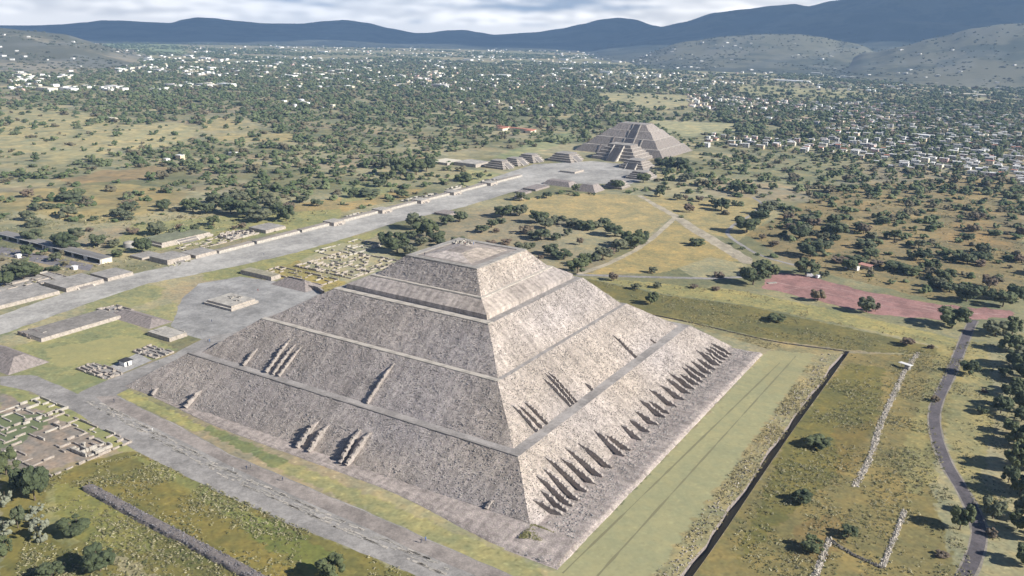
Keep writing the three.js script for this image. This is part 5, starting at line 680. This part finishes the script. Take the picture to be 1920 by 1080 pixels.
{
  const rest = houses.slice(290), g = new THREE.Group(); g.name = 'distant_town'; g.userData = { label: 'distant town of tiny pale houses strung across the plain', category: 'town', kind: 'stuff' }; scene.add(g);
  const cols = [[0.78, 0.78, 0.76], [0.66, 0.6, 0.48], [0.7, 0.68, 0.64], [0.5, 0.48, 0.46], [0.6, 0.42, 0.38], [0.62, 0.5, 0.36], [0.36, 0.35, 0.35]], im = new THREE.InstancedMesh(BOX, new THREE.MeshStandardMaterial({ color: 0xffffff, roughness: 0.9 }), rest.length); im.name = 'far_houses'; im.userData.kind = 'stuff';
  rest.forEach((s, i) => { M4.compose(V3.set(s.x, 0, s.z), Q4.setFromEuler(E3.set(0, s.t, 0)), S3.set(s.w, s.h, s.d)); im.setMatrixAt(i, M4); im.setColorAt(i, C3.setRGB(...cols[s.m])); }); g.add(im);
}
// the few buildings that stand out: long pale sheds and greenhouses, a terracotta compound
function shed(label, p, w, d, h, mat, ridge, name = 'long_shed', cat = 'shed') {
  const t = thing(name, label, cat, p[0], 0, p[1]); const b = part('wall', BOX, mat, t); b.scale.set(w, h, d);
  const n = Math.max(1, Math.round(d / 9)); for (let i = 0; i < n; i++) { const s = new THREE.Shape(); s.moveTo(-d / n / 2, 0); s.lineTo(0, ridge); s.lineTo(d / n / 2, 0); s.closePath(); const g = new THREE.ExtrudeGeometry(s, { depth: w + 0.6, bevelEnabled: false }); g.rotateY(Math.PI / 2); g.translate(-w / 2 - 0.3, h, -d / 2 + (d / n) * (i + 0.5)); part('roof_bay', g, mat, t); }
}
shed('long white greenhouse nearest the middle of the right-hand plain', [-546.4,-2818.5], 120, 26, 4, M.white, 1.6, 'greenhouse', 'greenhouse');
shed('white greenhouse left of the long one on the right-hand plain', [-852.3,-3653.3], 130, 34, 4, M.white, 1.6, 'greenhouse', 'greenhouse');
shed('large white greenhouse at the mountain foot near the right edge', [-243.9,-5092.9], 190, 60, 5, M.white, 2, 'greenhouse', 'greenhouse');
shed('white greenhouse at the right edge below the mountain', [81.6,-4299.2], 150, 30, 5, M.white, 2, 'greenhouse', 'greenhouse');
shed('long pale roof left of the town trees at right', [61.6,-1280.7], 34, 9, 5, M.white, 1.2);
shed('ochre barn with a pale roof in the fields at right', [45,-2557.8], 60, 16, 5, M.cream, 2);
shed('pale long hall at the upper left town', [-2774.2,-1385.5], 110, 40, 7, M.white, 2, 'hall', 'hall'); shed('pale hall near the left edge below the town', [-2427.5,-1194.6], 60, 30, 7, M.cream, 2, 'hall', 'hall');
shed('low pale building in the fields at the left', [-1080,-553.5], 22, 10, 4, M.cream, 1);
shed('pale roofed building among the trees left of centre', [-1089.6,-989], 36, 10, 4, M.white, 1.4);
{ const [x, z] = [-490.7,-890.3], t = thing('terracotta_compound', 'terracotta-roofed compound among trees left of the far pyramid', 'building', x, 0, z); for (const [a, b, w, d] of [[0, 0, 46, 8], [-30, 14, 10, 16], [-40, -4, 22, 8], [20, 12, 12, 14]]) { const m = part('wall', BOX, M.cream, t); m.scale.set(w, 4, d); m.position.set(a, 0, b); const rf = part('roof', BOX, M.terracotta, t); rf.scale.set(w + 1, 0.7, d + 1); rf.position.set(a, 4, b); } }

// ---------------------------------------------------------------- hills and mountain, far off
const GX = 234.7, GZ = 332.8;                                  // the survey point that bearings and distances are taken from
function profileAt(p, b) { if (b <= p[0][0]) return p[0][1]; for (let i = 1; i < p.length; i++) if (b <= p[i][0]) { const t = (b - p[i - 1][0]) / (p[i][0] - p[i - 1][0]); return lerp(p[i - 1][1], p[i][1], t * t * (3 - 2 * t) * 0.5 + t * 0.5); } return p.at(-1)[1]; }
function range(name, profile, b0, b1, d0, dr, d1, mat, rough, nb, nd, soft = 0.06) {
  const pos = [], uv = [], ix = [];
  for (let j = 0; j <= nd; j++) for (let i = 0; i <= nb; i++) {
    const b = lerp(b0, b1, i / nb), t = j / nd, dmid = dr * (1 + 0.05 * (fbm(b / 3 + 5, 2, 2) - 0.5)), d = t < 0.75 ? lerp(d0, dmid, t / 0.75) : lerp(dmid, d1, (t - 0.75) / 0.25), H = profileAt(profile, b);
    const x = GX + Math.sin((b * Math.PI) / 180) * d, z = GZ - Math.cos((b * Math.PI) / 180) * d, up = t < 0.75 ? Math.pow(t / 0.75, 1.7) : 1 - Math.pow((t - 0.75) / 0.25, 1.5), edge = smooth(0, soft, i / nb) * smooth(0, soft, 1 - i / nb);
    const ridge = Math.abs(fbm(x / 900, z / 900, 4) - 0.5) * 2 + 0.4 * Math.abs(fbm(x / 300 + 9, z / 300, 3) - 0.5);
    const y = H * up * (1 - rough * ridge * 4 * up * (1 - up) - 0.03 * ridge * up) * edge; pos.push(x, y - 2 + (j === 0 ? -20 : 0), z); uv.push(x / 3000, z / 3000);
  }
  for (let j = 0; j < nd; j++) for (let i = 0; i < nb; i++) { const k = j * (nb + 1) + i; ix.push(k, k + 1, k + nb + 1, k + 1, k + nb + 2, k + nb + 1); }
  const g = new THREE.BufferGeometry(); g.setAttribute('position', new THREE.Float32BufferAttribute(pos, 3)); g.setAttribute('uv', new THREE.Float32BufferAttribute(uv, 2)); g.setIndex(ix); g.computeVertexNormals(); return setting(name, g, mat);
}
const hillTex = (a, b, c, s) => dataTex(512, (i, j) => { const u = i / 512, v = j / 512, n = 0.5 * tiled(u * 10, v * 10, 10, s) + 0.3 * tiled(u * 40, v * 40, 40, s + 1) + 0.2 * tiled(u * 160, v * 160, 160, s + 2), t = smooth(0.36, 0.62, n), q = smooth(0.55, 0.75, tiled(u * 24, v * 24, 24, s + 4)) * c; return [0, 1, 2].map((k) => enc(lerp(lerp(a[k], b[k], t), 0.3, q))); });
const forest = new THREE.MeshStandardMaterial({ map: hillTex([0.02, 0.03, 0.022], [0.07, 0.075, 0.05], 0.05, 21), roughness: 1 }), scrubHill = new THREE.MeshStandardMaterial({ map: hillTex([0.055, 0.065, 0.042], [0.14, 0.135, 0.085], 0.12, 31), roughness: 1 });
range('hills', [[-68.21,40],[-63.6,53],[-61.1,72],[-59.54,77],[-58.19,89],[-56.81,111],[-55.97,131],[-54.84,134],[-53.4,126],[-52.23,122],[-51.47,155],[-50.71,175],[-49.81,170],[-48.59,152],[-46.73,136],[-44.82,142],[-43.21,170],[-42.06,184],[-40.59,161],[-39.27,119],[-37.61,82],[-36.93,85],[-35.59,113],[-34.57,121],[-33.56,101],[-32.71,84],[-30.16,112],[-28.48,151],[-27.14,197],[-25.82,248],[-24.82,266],[-23.82,255],[-22.63,203],[-20.79,144],[-18.81,105]], -75, -16, 5900, 8300, 9300, forest, 0.3, 300, 46);
range('mountain', [[-27.42,25],[-25.08,91],[-22.63,182],[-22.13,192],[-20.84,229],[-18.95,307],[-17.06,340],[-15.51,371],[-14.29,386],[-13.51,372],[-12.19,417],[-10.46,458],[-8.21,506],[-5.48,529],[-2.86,544],[-0.37,550],[3.16,547],[6.44,524],[10.63,367]], -27.5, 17, 4300, 7400, 9500, forest, 0.34, 260, 70);
range('foothill', [[-24.03,55],[-22.38,76],[-20.1,112],[-18.17,139],[-15.65,158],[-13.78,162],[-12.54,151],[-11.3,130],[-9.48,108],[-7.71,91]], -24.5, -7, 3700, 5000, 5900, scrubHill, 0.2, 110, 34, 0.2);
range('right_foothill', [[-11.79,57],[-9.44,88],[-8.03,116],[-6.49,158],[-4.31,209],[-3.03,229],[-2,235],[-0.46,224],[1.55,201],[4.01,146]], -12.5, 5, 3300, 4600, 5600, scrubHill, 0.2, 110, 34, 0.15);
range('left_rise', [[-68.17,124],[-63.59,120],[-61.11,113],[-59.57,104],[-58.25,96],[-56.9,85],[-55.52,75],[-54.1,64]], -70, -53, 2700, 3900, 5200, new THREE.MeshStandardMaterial({ map: hillTex([0.1, 0.1, 0.065], [0.26, 0.225, 0.15], 0.2, 41), roughness: 1 }), 0.1, 90, 24, 0.3);
// scrub trees and a few pale houses on the lower slopes
{
  const g = new THREE.Group(); g.name = 'hillside_scrub'; g.userData = { label: 'hazy scrub and scattered pale houses on the lower hill slopes', category: 'scrub', kind: 'stuff' }; scene.add(g);
  const r = rng(555), geo = crownGeometry(77, 7, 60, 1, { r0: 0.18, low: 0.2, leaf: 0.07 }), list = [], pale = [];
  for (const [name, n, top] of [['foothill', 2600, 999], ['right_foothill', 1500, 999], ['left_rise', 2600, 999], ['mountain', 1200, 200]]) { const p = scene.getObjectByName(name).geometry.attributes.position; for (let i = 0; i < n; i++) { const k = Math.floor(r() * p.count), x = p.getX(k) + (r() - 0.5) * 45, y = p.getY(k), z = p.getZ(k) + (r() - 0.5) * 45, s = r(), t = 0.7 + 0.6 * r(), h = r(); if (y < 1 || y > top || fbm(x / 160, z / 160, 3) < 0.42) continue; (h < 0.05 && y < 110 ? pale : list).push([x, y - 2, z, 8 + 9 * s, t]); } }
  const a = new THREE.InstancedMesh(geo, new THREE.MeshStandardMaterial({ color: 0xffffff, roughness: 1 }), list.length); a.name = 'hill_trees'; a.userData.kind = 'stuff'; list.forEach((q, i) => { M4.compose(V3.set(q[0], q[1] - 1, q[2]), Q4.setFromEuler(E3.set(0, i, 0)), S3.set(q[3] * 0.8, q[3] * 0.5, q[3] * 0.8)); a.setMatrixAt(i, M4); a.setColorAt(i, C3.setRGB(0.085 * q[4], 0.095 * q[4], 0.058 * q[4])); }); g.add(a);
  const b = new THREE.InstancedMesh(BOX, new THREE.MeshStandardMaterial({ color: 0xffffff, roughness: 0.9 }), pale.length); b.name = 'hill_houses'; b.userData.kind = 'stuff'; pale.forEach((q, i) => { M4.compose(V3.set(q[0], q[1], q[2]), Q4.setFromEuler(E3.set(0, i, 0)), S3.set(q[3], 5, q[3])); b.setMatrixAt(i, M4); b.setColorAt(i, C3.setRGB(0.7, 0.69, 0.66)); }); g.add(b);
}
// the clouds that hang east of the mountains, out of the frame, and keep the slopes in shade
function cloud(x, z, alt, rx, rz, seed) {
  const g = new THREE.IcosahedronGeometry(1, 12), p = g.attributes.position; for (let i = 0; i < p.count; i++) { const a = p.getX(i), b = p.getY(i), c = p.getZ(i), k = 0.72 + 0.55 * fbm(a * 2.2 + seed, c * 2.2 + b, 4); p.setXYZ(i, a * rx * k, (b > 0 ? b * 420 : b * 60) * k, c * rz * k); } g.computeVertexNormals();
  const m = new THREE.Mesh(g, plain(0.85, 0.85, 0.86)); m.name = numbered('cloud'); m.position.set(x, alt, z); m.userData = { kind: 'structure' }; scene.add(m);
}
const polar = (b, d) => [GX + Math.sin((b * Math.PI) / 180) * d, GZ - Math.cos((b * Math.PI) / 180) * d], overShade = (b, d, y, alt) => { const [x, z] = polar(b, d), k = (alt - y) / SUN.y; return [x + SUN.x * k, z + SUN.z * k]; };
{ const A = overShade(-17, 7600, 350, 2600), B = overShade(-4, 7300, 500, 2600), C = overShade(-54, 7700, 150, 2600), D = overShade(-38, 7700, 150, 2600), E = overShade(-27, 7700, 150, 2600); cloud(A[0], A[1], 2600, 1900, 1500, 3); cloud(B[0], B[1], 2600, 2200, 1600, 8); cloud(C[0], C[1], 2600, 1700, 1200, 12); cloud(D[0], D[1], 2600, 1000, 1200, 17); cloud(E[0], E[1], 2600, 900, 1300, 23); }

// ---------------------------------------------------------------- visitors
// a walking figure as one surface: torso, neck, head, arms and legs lofted from rings
function figure(seed, stride) {
  const gs = [], tube = (pts, radii, flat = 1) => { const n = 8, pos = [], ix = []; pts.forEach((p, i) => { const a = pts[Math.max(0, i - 1)], b = pts[Math.min(pts.length - 1, i + 1)], d = new THREE.Vector3(b[0] - a[0], b[1] - a[1], b[2] - a[2]).normalize(), u = new THREE.Vector3(1, 0, 0), v = new THREE.Vector3().crossVectors(d, u).normalize(); for (let k = 0; k < n; k++) { const t = (k / n) * 6.2832; pos.push(p[0] + Math.cos(t) * radii[i], p[1] + v.y * Math.sin(t) * radii[i] * flat, p[2] + v.z * Math.sin(t) * radii[i] * flat); } if (i) for (let k = 0; k < n; k++) { const q = i * n + k, w = i * n + ((k + 1) % n); ix.push(q - n, q, w - n, w - n, q, w); } }); const g = new THREE.BufferGeometry(); g.setAttribute('position', new THREE.Float32BufferAttribute(pos, 3)); g.setIndex(ix); gs.push(g); };
  tube([[0, 0.82, 0], [0, 0.95, 0], [0, 1.12, 0], [0, 1.32, 0], [0, 1.42, 0], [0, 1.48, 0], [0, 1.54, 0], [0, 1.6, 0.01], [0, 1.68, 0.01], [0, 1.74, 0], [0, 1.76, 0]], [0.02, 0.17, 0.145, 0.19, 0.17, 0.06, 0.06, 0.085, 0.095, 0.06, 0.01], 0.72);
  for (const s of [-1, 1]) { tube([[s * 0.09, 0.92, 0], [s * 0.1, 0.5, s * stride * 0.14], [s * 0.1, 0.1, s * stride * 0.2 - 0.03], [s * 0.1, 0.05, s * stride * 0.2], [s * 0.1, 0.03, s * stride * 0.2 + 0.16]], [0.1, 0.065, 0.045, 0.05, 0.03]); tube([[s * 0.19, 1.4, 0], [s * 0.23, 1.12, -s * stride * 0.06], [s * 0.23, 0.88, -s * stride * 0.12 + 0.06], [s * 0.22, 0.79, -s * stride * 0.12 + 0.09]], [0.055, 0.045, 0.036, 0.02]); }
  const g = mergeGeometries(gs); g.computeVertexNormals(); return g;
}
const FIG = [figure(1, 1), figure(2, 0.5)], cloth = [plain(0.05, 0.06, 0.1), plain(0.3, 0.06, 0.05), plain(0.6, 0.6, 0.58), plain(0.1, 0.12, 0.1), plain(0.12, 0.2, 0.4)], clothWord = ['dark blue', 'red', 'white', 'dark green', 'blue'], HAIR = new THREE.SphereGeometry(0.1, 10, 6, 0, 6.2832, 0, 1.7);
const people = [[[-97.6,122.6], 0, 'on the crossing of the southern paths'], [[-59.2,131.6], 2, 'beside the pale slabs of the southern path'], [[-2.9,132.1], 0, 'on the southern path, left of a pair'], [[-2.5,130.4], 3, 'on the southern path, right of a pair'], [[14.9,130.8], 0, 'beside the southern path\'s upper edge'], [[-6.1,135.8], 2, 'on the pale slabs of the southern path'], [[82.3,134.4], 0, 'near the bottom of the southern path, left of a pair'], [[82.7,132.6], 4, 'near the bottom of the southern path, right of a pair'], [[-120.6,82.3], 3, 'on the path by the great pyramid\'s west foot'], [[-148.3,26.1], 0, 'on the plaza south of the altar'], [[-171.9,-30], 1, 'on the plaza north of the altar'], [[-235.6,-94.6], 0, 'in the middle of the avenue'], [[-124.1,47.9], 4, 'on the path below the pyramid\'s west side'], [[-124.1,48.9], 0, 'close to another on the path below the pyramid\'s west side'], [[-290.9,-160.9], 3, 'far up the avenue near its wall']];
function person(x, y, z, c, where, i) { const t = thing('person', `person in ${clothWord[c]} walking ${where}`, 'person', x, y, z, 'visitors'); t.rotation.y = i * 1.9; part('body', FIG[i % 2], cloth[c], t); const h = part('hair', HAIR, M.dark, t); h.position.set(0, 1.68, -0.005); }
people.forEach(([p, c, w], i) => person(p[0], 0.03, p[1], c, w, i));
[[8, 3, 0, 'in the middle of the pyramid summit'], [10, 4.5, 3, 'close to another in the middle of the summit'], [-2, -13, 1, 'by the stone heap on the summit'], [-6, 15, 0, 'at the left corner of the summit'], [1, -16, 4, 'at the back of the summit']].forEach(([x, z, c, w], i) => person(x, 59.04, z, c, w, i + 20));

scene.traverse((o) => { if (o.isMesh) { o.castShadow = true; o.receiveShadow = true; } });
scene.traverse((o) => { if (o.userData.kindOf) delete o.userData.kindOf; });
renderer.render(scene, camera);
